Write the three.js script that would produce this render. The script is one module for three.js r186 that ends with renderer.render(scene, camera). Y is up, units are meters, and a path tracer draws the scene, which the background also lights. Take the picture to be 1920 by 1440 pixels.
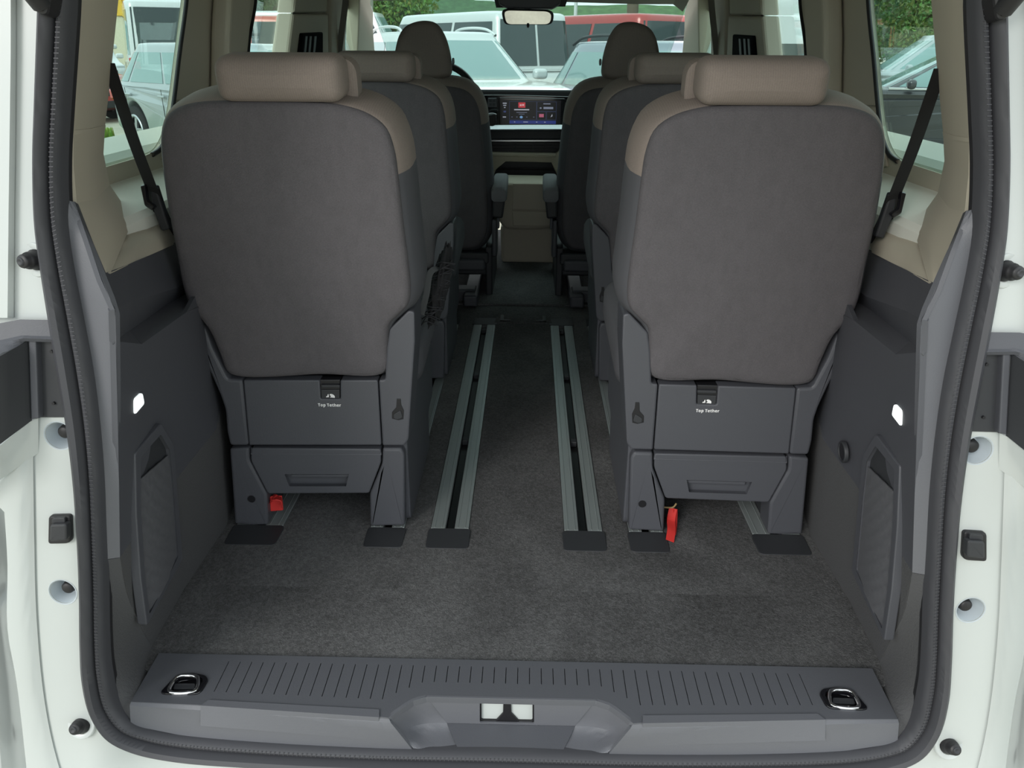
import * as THREE from 'three';
import { RoundedBoxGeometry } from 'three/addons/geometries/RoundedBoxGeometry.js';
import { TextGeometry } from 'three/addons/geometries/TextGeometry.js';
import { FontLoader } from 'three/addons/loaders/FontLoader.js';
import { mergeGeometries, mergeVertices, toCreasedNormals } from 'three/addons/utils/BufferGeometryUtils.js';

// ---------------------------------------------------------------- camera, sky, exposure
const scene = new THREE.Scene();
const FOCAL = 1442, EYE = new THREE.Vector3(0.0285, 1.0, 0);
const camera = new THREE.PerspectiveCamera(2 * Math.atan(720 / FOCAL) * 180 / Math.PI, 4 / 3, 0.05, 3000);
camera.position.copy(EYE);
camera.rotation.set(-23.6 * Math.PI / 180, 1.2 * Math.PI / 180, 0.35 * Math.PI / 180, 'YXZ');
camera.updateMatrixWorld(true);
const renderer = new THREE.WebGLRenderer({ antialias: true });
renderer.toneMapping = THREE.LinearToneMapping;
renderer.toneMappingExposure = 1.9;
renderer.shadowMap.enabled = true;
// the sun behind thin cloud, to the left behind the photographer: a very soft light
const sun = new THREE.DirectionalLight(0xfffaf4, 0.95);
sun.position.set(-6.5, 6.2, 9); sun.target.position.set(0, 0.3, -1.5); sun.castShadow = true; sun.shadow.radius = 45;
Object.assign(sun.shadow.camera, { left: -14, right: 14, top: 14, bottom: -14, near: 1, far: 50 }); sun.shadow.mapSize.set(2048, 2048);
scene.add(sun, sun.target);

let seedState = 7;
const rnd = () => { seedState = (seedState * 1664525 + 1013904223) >>> 0; return seedState / 4294967296; };
const rr = (a, b) => a + (b - a) * rnd();
const hash2 = (x, y, s) => { let h = Math.imul(x, 374761393) + Math.imul(y, 668265263) + Math.imul(s, 974634541); h = Math.imul(h ^ (h >>> 13), 1274126177); return ((h ^ (h >>> 16)) >>> 0) / 4294967296; };
function vnoise(x, y, period, s = 0) {            // value noise that tiles
  const xi = Math.floor(x), yi = Math.floor(y), fx = x - xi, fy = y - yi, m = (a) => ((a % period) + period) % period;
  const u = fx * fx * (3 - 2 * fx), v = fy * fy * (3 - 2 * fy);
  const a = hash2(m(xi), m(yi), s), b = hash2(m(xi + 1), m(yi), s), c = hash2(m(xi), m(yi + 1), s), d = hash2(m(xi + 1), m(yi + 1), s);
  return (a + (b - a) * u) * (1 - v) + (c + (d - c) * u) * v;
}
{ // an overcast sky: thin bright cloud all round
  const W = 512, H = 256, data = new Float32Array(W * H * 4);
  for (let j = 0; j < H; j++) for (let i = 0; i < W; i++) {
    const el = ((j + 0.5) / H - 0.5) * Math.PI, up = Math.max(0, Math.sin(el));
    let n = 0, a = 0.5;
    for (let o = 0, p = 8; o < 5; o++, p *= 2, a *= 0.5) n += a * vnoise(i / W * p, j / H * p, p, o + 11);
    const L = (0.80 + 0.35 * up) * (0.86 + 0.28 * n), k = (j * W + i) * 4;
    data[k] = L * 0.93; data[k + 1] = L * 0.995; data[k + 2] = L * 1.02; data[k + 3] = 1;
  }
  const t = new THREE.DataTexture(data, W, H, THREE.RGBAFormat, THREE.FloatType);
  t.mapping = THREE.EquirectangularReflectionMapping; t.magFilter = THREE.LinearFilter; t.needsUpdate = true;
  scene.background = t; scene.environment = t;
}

// ---------------------------------------------------------------- helpers: from a pixel of the photograph to a point of the place
const V3 = (x, y, z) => new THREE.Vector3(x, y, z);
const ray = (x, y) => V3((x - 960) / FOCAL, (720 - y) / FOCAL, -1).applyMatrix4(new THREE.Matrix4().extractRotation(camera.matrixWorld));
const atZ = (x, y, z) => { const d = ray(x, y); return EYE.clone().addScaledVector(d, (z - EYE.z) / d.z); };
const atY = (x, y, h = 0) => { const d = ray(x, y); return EYE.clone().addScaledVector(d, (h - EYE.y) / d.y); };
const atX = (x, y, v) => { const d = ray(x, y); return EYE.clone().addScaledVector(d, (v - EYE.x) / d.x); };
const plane = (n, p) => ({ n: n.clone().normalize(), p });
const atPlane = (x, y, pl, off = 0) => { const d = ray(x, y), q = pl.p.clone().addScaledVector(pl.n, off); return EYE.clone().addScaledVector(d, q.sub(EYE).dot(pl.n) / d.dot(pl.n)); };
const plane3 = (a, b, c) => { const n = b.clone().sub(a).cross(c.clone().sub(a)).normalize(); if (EYE.clone().sub(a).dot(n) < 0) n.negate(); return { n, p: a }; };
const MID = 0.01;                                  // the middle of the van

// ---------------------------------------------------------------- helpers: geometry
function uvBox(g) {
  g = g.index ? g.toNonIndexed() : g;
  const p = g.attributes.position, uv = new Float32Array(p.count * 2);
  for (let i = 0; i < p.count; i += 3) {
    const ax = p.getX(i), ay = p.getY(i), az = p.getZ(i), bx = p.getX(i + 1) - ax, by = p.getY(i + 1) - ay, bz = p.getZ(i + 1) - az, cx = p.getX(i + 2) - ax, cy = p.getY(i + 2) - ay, cz = p.getZ(i + 2) - az;
    const nx = Math.abs(by * cz - bz * cy), ny = Math.abs(bz * cx - bx * cz), nz = Math.abs(bx * cy - by * cx);
    for (let k = i; k < i + 3; k++) {
      const x = p.getX(k), y = p.getY(k), z = p.getZ(k);
      uv[k * 2] = nx > ny && nx > nz ? z : x; uv[k * 2 + 1] = ny > nx && ny > nz ? z : y;
    }
  }
  g.setAttribute('uv', new THREE.BufferAttribute(uv, 2));
  return g;
}
function flip(g) {                                  // reverses the winding
  if (g.index) { const a = g.index.array; for (let i = 0; i < a.length; i += 3) { const t = a[i]; a[i] = a[i + 2]; a[i + 2] = t; } } else {
    for (const n of Object.keys(g.attributes)) { const A = g.attributes[n], s = A.itemSize, a = A.array; for (let i = 0; i < A.count; i += 3) for (let c = 0; c < s; c++) { const t = a[i * s + c]; a[i * s + c] = a[(i + 2) * s + c]; a[(i + 2) * s + c] = t; } }
  }
  return g;
}
const mirrored = (g, at = MID) => flip(g.clone().applyMatrix4(new THREE.Matrix4().makeScale(-1, 1, 1)).translate(2 * at, 0, 0));
const creased = (g, deg = 40) => { g = g.clone(); g.deleteAttribute('uv'); g.deleteAttribute('normal'); return toCreasedNormals(mergeVertices(g, 1e-5), deg * Math.PI / 180); };
const join = (list) => mergeGeometries(list.map((g) => { g = g.index ? g.toNonIndexed() : g.clone(); if (!g.attributes.normal) g.computeVertexNormals(); for (const n of Object.keys(g.attributes)) if (n !== 'position' && n !== 'normal') g.deleteAttribute(n); return g; }));
const box = (w, h, d, x, y, z, r = 0.004) => new RoundedBoxGeometry(w, h, d, 2, Math.min(r, w / 2.02, h / 2.02, d / 2.02)).translate(x, y, z);
const span = (x0, x1, y0, y1, z0, z1, r) => box(Math.abs(x1 - x0), Math.abs(y1 - y0), Math.abs(z1 - z0), (x0 + x1) / 2, (y0 + y1) / 2, (z0 + z1) / 2, r);
function frameOf(pts) {                            // a frame on a (nearly) flat polygon, its normal turned to the camera side
  const n = V3(0, 0, 0), c = V3(0, 0, 0);
  pts.forEach((a, i) => { const b = pts[(i + 1) % pts.length]; n.x += (a.y - b.y) * (a.z + b.z); n.y += (a.z - b.z) * (a.x + b.x); n.z += (a.x - b.x) * (a.y + b.y); c.add(a); });
  c.multiplyScalar(1 / pts.length); n.normalize();
  if (EYE.clone().sub(c).dot(n) < 0) n.negate();
  const ref = Math.abs(n.y) > 0.95 ? V3(0, 0, -1) : V3(0, 1, 0), u = ref.clone().cross(n).normalize(), v = n.clone().cross(u);
  return { c, n, u, v, to: (p) => { const d = p.clone().sub(c); return new THREE.Vector2(d.dot(u), d.dot(v)); }, m: new THREE.Matrix4().makeBasis(u, v, n).setPosition(c) };
}
// a slab whose front face is the polygon, `depth` thick behind it; opts.round rounds corners by that radius, opts.holes are polygons cut through
function roundPath(path, p2, r) {
  const n = p2.length;
  for (let i = 0; i < n; i++) {
    const a = p2[(i + n - 1) % n], b = p2[i], c = p2[(i + 1) % n], ra = Math.min(r, b.distanceTo(a) * 0.48), rc = Math.min(r, b.distanceTo(c) * 0.48);
    const s = b.clone().add(a.clone().sub(b).setLength(ra)), e = b.clone().add(c.clone().sub(b).setLength(rc));
    i ? path.lineTo(s.x, s.y) : path.moveTo(s.x, s.y);
    path.quadraticCurveTo(b.x, b.y, e.x, e.y);
  }
  path.closePath();
  return path;
}
function slab(pts, depth, { bevel = 0.003, round = 0, holes = [], front = 0, seg = 2 } = {}) {
  const f = frameOf(pts), sh = new THREE.Shape(), p2 = pts.map(f.to);
  round ? roundPath(sh, p2, round) : sh.setFromPoints(p2);
  for (const h of holes) { const q = new THREE.Path(), h2 = h.pts.map(f.to); h.round ? roundPath(q, h2, h.round) : q.setFromPoints(h2); sh.holes.push(q); }
  const g = new THREE.ExtrudeGeometry(sh, { depth: Math.max(1e-4, depth - 2 * bevel), bevelEnabled: bevel > 0, bevelSize: bevel, bevelThickness: bevel, bevelOffset: -bevel, bevelSegments: seg, curveSegments: 8 });
  return creased(g.translate(0, 0, -depth + bevel + front), 14).applyMatrix4(f.m);
}
const lerp = (a, b, t) => a.clone().lerp(b, t);
// a surface through a net of points: rows of points, each row the same number of points
function net(rows, su = 6, sv = 6, curved = false) {
  const R = rows.length, C = rows[0].length, nu = (C - 1) * su + 1, nv = (R - 1) * sv + 1, pos = [], idx = [];
  const along = (list, t) => {
    const n = list.length - 1, k = Math.min(n - 1, Math.floor(t)), f = t - k;
    if (!curved) return list[k].clone().lerp(list[k + 1], f);
    const p0 = list[Math.max(0, k - 1)], p1 = list[k], p2 = list[k + 1], p3 = list[Math.min(n, k + 2)], q = (c) => 0.5 * (2 * p1[c] + (p2[c] - p0[c]) * f + (2 * p0[c] - 5 * p1[c] + 4 * p2[c] - p3[c]) * f * f + (3 * p1[c] - p0[c] - 3 * p2[c] + p3[c]) * f * f * f);
    return V3(q('x'), q('y'), q('z'));
  };
  for (let j = 0; j < nv; j++) {
    const row = []; for (let c = 0; c < C; c++) row.push(along(rows.map((r) => r[c]), j / sv));
    for (let i = 0; i < nu; i++) { const p = along(row, i / su); pos.push(p.x, p.y, p.z); }
  }
  for (let j = 0; j < nv - 1; j++) for (let i = 0; i < nu - 1; i++) { const a = j * nu + i, b = a + 1, c = a + nu, d = c + 1; idx.push(a, c, b, b, c, d); }
  const g = new THREE.BufferGeometry();
  g.setAttribute('position', new THREE.Float32BufferAttribute(pos, 3)); g.setIndex(idx);
  return g;
}
// the same surface with a back side `t` behind it (along its normals, away from the camera)
function sheet(rows, t = 0.004, su = 6, sv = 6, curved = false, deg = 30) {
  const g = net(rows, su, sv, curved), R = (rows.length - 1) * sv + 1, C = (rows[0].length - 1) * su + 1;
  g.computeVertexNormals();
  const p = g.attributes.position, n = g.attributes.normal, N = p.count;
  let facing = 0;
  for (let i = 0; i < N; i++) facing += (EYE.x - p.getX(i)) * n.getX(i) + (EYE.y - p.getY(i)) * n.getY(i) + (EYE.z - p.getZ(i)) * n.getZ(i);
  const s = facing < 0 ? 1 : -1, pos = [...p.array], idx = [];
  for (let i = 0; i < N; i++) pos.push(p.getX(i) + s * t * n.getX(i), p.getY(i) + s * t * n.getY(i), p.getZ(i) + s * t * n.getZ(i));
  const quad = (a, b, c, d) => idx.push(a, b, c, a, c, d);
  for (let j = 0; j < R - 1; j++) for (let i = 0; i < C - 1; i++) { const a = j * C + i; quad(a, a + C, a + C + 1, a + 1); quad(N + a, N + a + 1, N + a + C + 1, N + a + C); }
  for (let i = 0; i < C - 1; i++) { quad(i, i + 1, N + i + 1, N + i); const a = (R - 1) * C + i; quad(a + 1, a, N + a, N + a + 1); }
  for (let j = 0; j < R - 1; j++) { const a = j * C; quad(a + C, a, N + a, N + a + C); const b = a + C - 1; quad(b, b + C, N + b + C, N + b); }
  const o = new THREE.BufferGeometry(); o.setAttribute('position', new THREE.Float32BufferAttribute(pos, 3)); o.setIndex(idx);
  if (s > 0) flip(o);
  return creased(o, deg);
}
// closed rings of points joined into a skin, with caps
function loft(rings, { caps = true, closed = true, deg = 40 } = {}) {
  const n = rings[0].length, pos = [], idx = [];
  rings.forEach((r) => r.forEach((p) => pos.push(p.x, p.y, p.z)));
  const m = closed ? n : n - 1;
  for (let k = 0; k < rings.length - 1; k++) for (let i = 0; i < m; i++) { const a = k * n + i, b = k * n + (i + 1) % n, c = a + n, d = b + n; idx.push(a, b, d, a, d, c); }
  if (caps) for (const k of [0, rings.length - 1]) {
    const c = rings[k].reduce((s, p) => s.add(p), V3(0, 0, 0)).multiplyScalar(1 / n), ci = pos.length / 3; pos.push(c.x, c.y, c.z);
    for (let i = 0; i < n; i++) { const a = k * n + i, b = k * n + (i + 1) % n; k ? idx.push(a, b, ci) : idx.push(b, a, ci); }
  }
  const g = new THREE.BufferGeometry(); g.setAttribute('position', new THREE.Float32BufferAttribute(pos, 3)); g.setIndex(idx);
  return deg >= 180 ? (g.computeVertexNormals(), g) : creased(g, deg);
}
// an upholstered shape: a closed outline (2D) carried through layers [inset, height]; the last one is domed over. Local axes: x right, y up, z to the viewer
function signedArea(p) { return p.reduce((s, a, i) => { const b = p[(i + 1) % p.length]; return s + a.x * b.y - b.x * a.y; }, 0) / 2; }
function smoothOutline(pts, count, tension = 0.5) {
  const c = new THREE.CatmullRomCurve3(pts.map((p) => V3(p.x, p.y, 0)), true, 'centripetal', tension);
  const o = c.getSpacedPoints(count).slice(0, count).map((p) => new THREE.Vector2(p.x, p.y));
  return signedArea(o) < 0 ? o.reverse() : o;
}
function insetOutline(o, d, topEase = 1) {        // topEase < 1 offsets edges that look up by less
  const n = o.length;
  return o.map((p, i) => { const a = o[(i + n - 2) % n], b = o[(i + 2) % n], t = new THREE.Vector2(b.x - a.x, b.y - a.y).normalize(); const up = Math.max(0, -t.x), k = 1 + (topEase - 1) * up; return new THREE.Vector2(p.x - t.y * d * k, p.y + t.x * d * k); });
}
function puff(outline, layers, dome = 0.008, keep = null, backCap = true, topEase = 1) {
  const rings = layers.map(([inset, z]) => insetOutline(outline, inset, topEase).map((p) => V3(p.x, p.y, z)));
  const last = rings[rings.length - 1], c = last.reduce((s, p) => s.add(p), V3(0, 0, 0)).multiplyScalar(1 / last.length), z = c.z;
  for (const s of [0.88, 0.7, 0.5, 0.25, 0.02]) rings.push(last.map((p) => V3(c.x + (p.x - c.x) * s, c.y + (p.y - c.y) * s, z + dome * (1 - s * s))));
  if (backCap) rings.unshift(...[0.05, 0.6].map((s) => rings[0].map((p) => V3(c.x + (p.x - c.x) * s, c.y + (p.y - c.y) * s, p.z))));
  let g = loft(rings, { caps: true, deg: 50 });
  if (keep) {
    const p = g.attributes.position, ok = [];
    for (let i = 0; i < p.count; i += 3) if (keep((p.getY(i) + p.getY(i + 1) + p.getY(i + 2)) / 3, (p.getX(i) + p.getX(i + 1) + p.getX(i + 2)) / 3)) ok.push(i, i + 1, i + 2);
    const h = new THREE.BufferGeometry();
    for (const n of ['position', 'normal']) h.setAttribute(n, new THREE.Float32BufferAttribute(ok.flatMap((i) => [...g.attributes[n].array.slice(i * 3, i * 3 + 3)]), 3));
    g = h;
  }
  return g;
}
const rectOutline = (w, h, r, count = 64) => { const s = roundPath(new THREE.Shape(), [[-w / 2, -h / 2], [w / 2, -h / 2], [w / 2, h / 2], [-w / 2, h / 2]].map(([x, y]) => new THREE.Vector2(x, y)), r); const o = s.getSpacedPoints(count).slice(0, count); return signedArea(o) < 0 ? o.reverse() : o; };
const tube = (pts, r, seg = 24, radial = 8, closed = false) => new THREE.TubeGeometry(new THREE.CatmullRomCurve3(pts, closed, 'centripetal'), seg, r, radial, closed);
function strap(pts, width, thick, side, seg = 24) {  // a flat band along a curve; `side` is the direction of its width
  const c = new THREE.CatmullRomCurve3(pts, false, 'centripetal'), rings = [];
  for (let i = 0; i <= seg; i++) {
    const p = c.getPoint(i / seg), t = c.getTangent(i / seg), w = side.clone().addScaledVector(t, -side.dot(t)).normalize(), n = t.clone().cross(w);
    rings.push([[1, 1], [-1, 1], [-1, -1], [1, -1]].map(([a, b]) => p.clone().addScaledVector(w, a * width / 2).addScaledVector(n, b * thick / 2)));
  }
  return loft(rings, { deg: 30 });
}
const disc = (p, n, r, h, seg = 24) => { const g = new THREE.CylinderGeometry(r, r, h, seg); return g.applyQuaternion(new THREE.Quaternion().setFromUnitVectors(V3(0, 1, 0), n.clone().normalize())).translate(p.x, p.y, p.z); };

// ---------------------------------------------------------------- helpers: things and parts
const used = {};
const numbered = (n) => { const k = used[n] = (used[n] ?? -1) + 1; return k ? n + '_' + String(k).padStart(3, '0') : n; };
const turned = new WeakSet();                       // things built mirrored
function thing(name, label, category, at = V3(0, 0, 0), { group, kind, mirror } = {}) {
  const o = new THREE.Group(); o.name = numbered(name); o.position.copy(at); o.userData = { label };
  if (category) o.userData.category = category;
  if (group) o.userData.group = group;
  if (kind) o.userData.kind = kind;
  if (mirror) turned.add(o);
  scene.add(o);
  return o;
}
const structure = (name, label, category, at) => thing(name, label, category, at, { kind: 'structure' });
function part(parent, name, geo, mat, label, kind) {  // geometry in world axes (or in the thing's own when it is built mirrored)
  let root = parent; while (root.parent && root.parent !== scene) root = root.parent;
  let g = geo.clone();
  if (!g.attributes.normal) g.computeVertexNormals();
  if (turned.has(root)) g = mirrored(g, 0); else g.translate(-root.position.x, -root.position.y, -root.position.z);
  g = uvBox(g);
  const m = new THREE.Mesh(g, mat); m.name = name; m.castShadow = m.receiveShadow = true;
  if (label) m.userData.label = label;
  if (kind) m.userData.kind = kind;
  parent.add(m);
  return m;
}

// ---------------------------------------------------------------- materials
function tex(size, fn, repeat, colour = true) {
  const d = new Uint8Array(size * size * 4);
  for (let j = 0; j < size; j++) for (let i = 0; i < size; i++) { const v = fn(i, j, size), k = (j * size + i) * 4; const a = Array.isArray(v) ? v : [v, v, v]; d[k] = Math.max(0, Math.min(255, a[0])); d[k + 1] = Math.max(0, Math.min(255, a[1])); d[k + 2] = Math.max(0, Math.min(255, a[2])); d[k + 3] = 255; }
  const t = new THREE.DataTexture(d, size, size); t.wrapS = t.wrapT = THREE.RepeatWrapping; t.magFilter = THREE.LinearFilter; t.repeat.set(repeat, repeat); if (colour) t.colorSpace = THREE.SRGBColorSpace; t.needsUpdate = true;
  return t;
}
const fbm = (x, y, p, o, s) => { let n = 0, a = 0.5; for (let k = 0; k < o; k++, p *= 2, x *= 2, y *= 2, a *= 0.55) n += a * vnoise(x, y, p, s + k); return n; };
const carpetMap = tex(1024, (i, j, n) => {
  const fine = hash2(i, j, 3) - 0.5, mid = vnoise(i / 4, j / 4, 256, 5) - 0.5, nap = fbm(i / n * 5, j / n * 7, 5, 4, 21) - 0.55, brush = fbm(i / n * 12 + 3 * vnoise(i / n * 3, j / n * 3, 3, 9), j / n * 4, 12, 3, 31) - 0.5;
  const v = 84 + 34 * fine + 20 * mid + 34 * nap + 22 * brush; return [v * 0.985, v * 0.99, v * 1.0];
}, 0.8);
const carpetBump = tex(512, (i, j) => 128 + 120 * (hash2(i, j, 41) - 0.5) + 80 * (vnoise(i / 3, j / 3, 171, 43) - 0.5), 2.2, false);
const weaveMap = tex(512, (i, j) => { const v = 88 + 3 * Math.sin(i * Math.PI / 2) + 16 * (hash2(i, j, 51) - 0.5) + 4 * (vnoise(i / 16, j / 32, 16, 52) - 0.5); return [v * 0.985, v * 0.955, v * 0.99]; }, 3);
const weaveBump = tex(256, (i, j) => 128 + 60 * Math.sin(i * Math.PI / 2) * Math.cos(j * Math.PI / 2) + 40 * (hash2(i, j, 57) - 0.5), 6, false);
const grainBump = tex(512, (i, j) => 128 + 90 * (vnoise(i / 3, j / 3, 171, 61) - 0.5) + 60 * (vnoise(i / 6, j / 6, 86, 63) - 0.5), 8, false);
const beigeWeave = tex(256, (i, j) => { const v = 206 + 14 * (hash2(i, j, 71) - 0.5) + 5 * Math.sin(i * Math.PI / 2); return [v, v, v]; }, 4);
const std = (r, g, b, rough, more = {}) => new THREE.MeshStandardMaterial({ color: new THREE.Color().setRGB(r, g, b), roughness: rough, ...more });
const M = {
  carpet: new THREE.MeshStandardMaterial({ map: carpetMap, bumpMap: carpetBump, bumpScale: 0.0015, roughness: 1 }),
  wallCarpet: std(0.066, 0.067, 0.070, 1, { bumpMap: carpetBump, bumpScale: 0.001 }),
  plastic: std(0.066, 0.069, 0.080, 0.52, { bumpMap: grainBump, bumpScale: 0.0002 }),
  plasticLight: std(0.11, 0.114, 0.128, 0.5, { bumpMap: grainBump, bumpScale: 0.00025 }),
  plasticSill: std(0.088, 0.092, 0.104, 0.48, { bumpMap: grainBump, bumpScale: 0.0002 }),
  plasticDark: std(0.028, 0.03, 0.034, 0.55),
  black: std(0.009, 0.009, 0.011, 0.45),
  pianoBlack: new THREE.MeshPhysicalMaterial({ color: new THREE.Color().setRGB(0.006, 0.006, 0.008), roughness: 0.12, clearcoat: 0.6, clearcoatRoughness: 0.08 }),
  rubber: std(0.048, 0.049, 0.056, 0.58),
  rubberBlack: std(0.014, 0.014, 0.016, 0.5),
  fabric: new THREE.MeshStandardMaterial({ map: weaveMap, bumpMap: weaveBump, bumpScale: 0.0006, roughness: 0.95 }),
  fabricSide: std(0.075, 0.077, 0.086, 0.9, { bumpMap: weaveBump, bumpScale: 0.0005 }),
  beige: std(0.47, 0.43, 0.345, 0.72, { bumpMap: grainBump, bumpScale: 0.0001 }),
  beigeCloth: new THREE.MeshStandardMaterial({ map: beigeWeave, color: new THREE.Color().setRGB(0.37, 0.31, 0.272), roughness: 0.92, bumpMap: weaveBump, bumpScale: 0.0004 }),
  lining: std(0.44, 0.42, 0.36, 0.95),
  white: new THREE.MeshPhysicalMaterial({ color: new THREE.Color().setRGB(0.49, 0.525, 0.515), roughness: 0.3, clearcoat: 0.5, clearcoatRoughness: 0.1 }),
  whiteDeep: std(0.50, 0.56, 0.60, 0.4),
  alu: std(0.36, 0.40, 0.40, 0.38, { metalness: 0.55 }),
  chrome: std(0.75, 0.75, 0.76, 0.12, { metalness: 1 }),
  steel: std(0.5, 0.51, 0.53, 0.3, { metalness: 1 }),
  belt: std(0.012, 0.012, 0.013, 0.75),
  red: std(0.62, 0.035, 0.03, 0.6),
  sillPale: std(0.68, 0.69, 0.62, 0.8),
  armrest: std(0.16, 0.165, 0.175, 0.85),
  matte: new THREE.MeshPhysicalMaterial({ color: new THREE.Color().setRGB(0.006, 0.006, 0.007), roughness: 0.95, specularIntensity: 0.15 }),
  print: std(0.8, 0.8, 0.8, 0.6),
  lampLens: new THREE.MeshStandardMaterial({ color: 0xffffff, roughness: 0.3, emissive: new THREE.Color(0.9, 1, 1), emissiveIntensity: 0.42 }),
  glass: new THREE.MeshPhysicalMaterial({ color: new THREE.Color().setRGB(0.80, 0.91, 0.885), roughness: 0, transmission: 1, thickness: 0, ior: 1.45 }),
  mirror: std(0.8, 0.82, 0.8, 0.03, { metalness: 1 }),
};
const font = await new FontLoader().loadAsync('fonts/droid/droid_sans_bold.typeface.json');

// ---------------------------------------------------------------- the load floor
const RAILS = [[-0.628, -0.52], [-0.322, -0.243], [-0.185, -0.097]];   // left of the middle; the right ones mirror these
{
  const floor = structure('floor', 'dark grey carpeted van floor with six seat rails let into it', 'floor');
  // the carpet between the rails, cut around them
  const FZ0 = -1.02, FZ1 = -4.6, RZ0 = -1.462, RZ1 = -2.862, T = 0.03, spans = [...RAILS, ...RAILS.map(([a, b]) => [2 * MID - b, 2 * MID - a]).reverse()];
  const pts = [[-0.8, FZ0], [0.82, FZ0], [0.82, FZ1], [-0.8, FZ1]].map(([x, z]) => V3(x, 0, z));
  const holes = spans.map(([a, b]) => ({ pts: [[a, RZ0], [b, RZ0], [b, RZ1], [a, RZ1]].map(([x, z]) => V3(x, 0, z)) }));
  part(floor, 'carpet', slab(pts, T, { bevel: 0, holes }), M.carpet);
  part(floor, 'floor_pan', span(-0.9, 0.92, -0.09, -T - 0.002, FZ0 + 0.02, FZ1, 0.004), M.plasticDark);
  for (const [a, b] of spans) {
    const w = b - a, slot = w * 0.24, s0 = (a + b) / 2 - slot / 2, s1 = s0 + slot;
    const r = part(floor, 'seat_rail', join([span(a + 0.001, s0, -0.012, 0.0025, RZ0, RZ1, 0.0015), span(s1, b - 0.001, -0.012, 0.0025, RZ0, RZ1, 0.0015)]), M.alu, 'silver aluminium seat rail with black slot');
    part(floor === r ? floor : r, 'rail_slot', span(s0, s1, -0.028, -0.02, RZ0, RZ1, 0.001), M.black);
    const ridge = []; for (const c of [s0 - w * 0.09, s0 - w * 0.27, s1 + w * 0.09, s1 + w * 0.27]) ridge.push(span(c - 0.0012, c + 0.0012, 0.001, 0.0035, RZ0 - 0.002, RZ1 + 0.002, 0.0008));
    part(r, 'ridge', join(ridge), M.alu);
    for (const z of [-1.9, -2.37, -2.82]) part(r, 'slot_stop', span(s0 + 0.002, s1 - 0.002, -0.02, -0.004, z, z - 0.02, 0.002), M.plasticDark);
    const cov = slab([V3(a - 0.004, 0.004, RZ0 + 0.002), V3(b + 0.004, 0.004, RZ0 + 0.002), V3(b + 0.003, 0.0015, -1.387), V3(a - 0.003, 0.0015, -1.387)], 0.006, { bevel: 0.0012, round: 0.012 });
    part(floor, 'rail_end_cover', cov, M.plasticDark, 'flat dark plastic cover at rail end');
    part(floor, 'rail_end_cover', slab([V3(a - 0.004, 0.0035, RZ1), V3(b + 0.004, 0.0035, RZ1), V3(b + 0.003, 0.002, RZ1 - 0.085), V3(a - 0.003, 0.002, RZ1 - 0.085)], 0.006, { bevel: 0.0012, round: 0.01 }), M.plasticDark);
  }
  // the flap across the floor in front of the rails, with two black finger hooks
  const flap = part(floor, 'floor_flap', slab([V3(-0.105, 0.004, -2.885), V3(0.125, 0.004, -2.885), V3(0.115, 0.004, -2.985), V3(-0.095, 0.004, -2.985)], 0.006, { bevel: 0.002, round: 0.01 }), M.carpet);
  for (const s of [-1, 1]) part(flap, 'hook', join([span(MID + s * 0.078, MID + s * 0.092, 0.002, 0.009, -2.9, -2.965, 0.002), span(MID + s * 0.05, MID + s * 0.09, 0.002, 0.009, -2.9, -2.912, 0.002)]), M.black);
  part(floor, 'floor_step', box(1.6, 0.012, 0.9, MID, 0.004, -3.56, 0.005), M.carpet);
}

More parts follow.
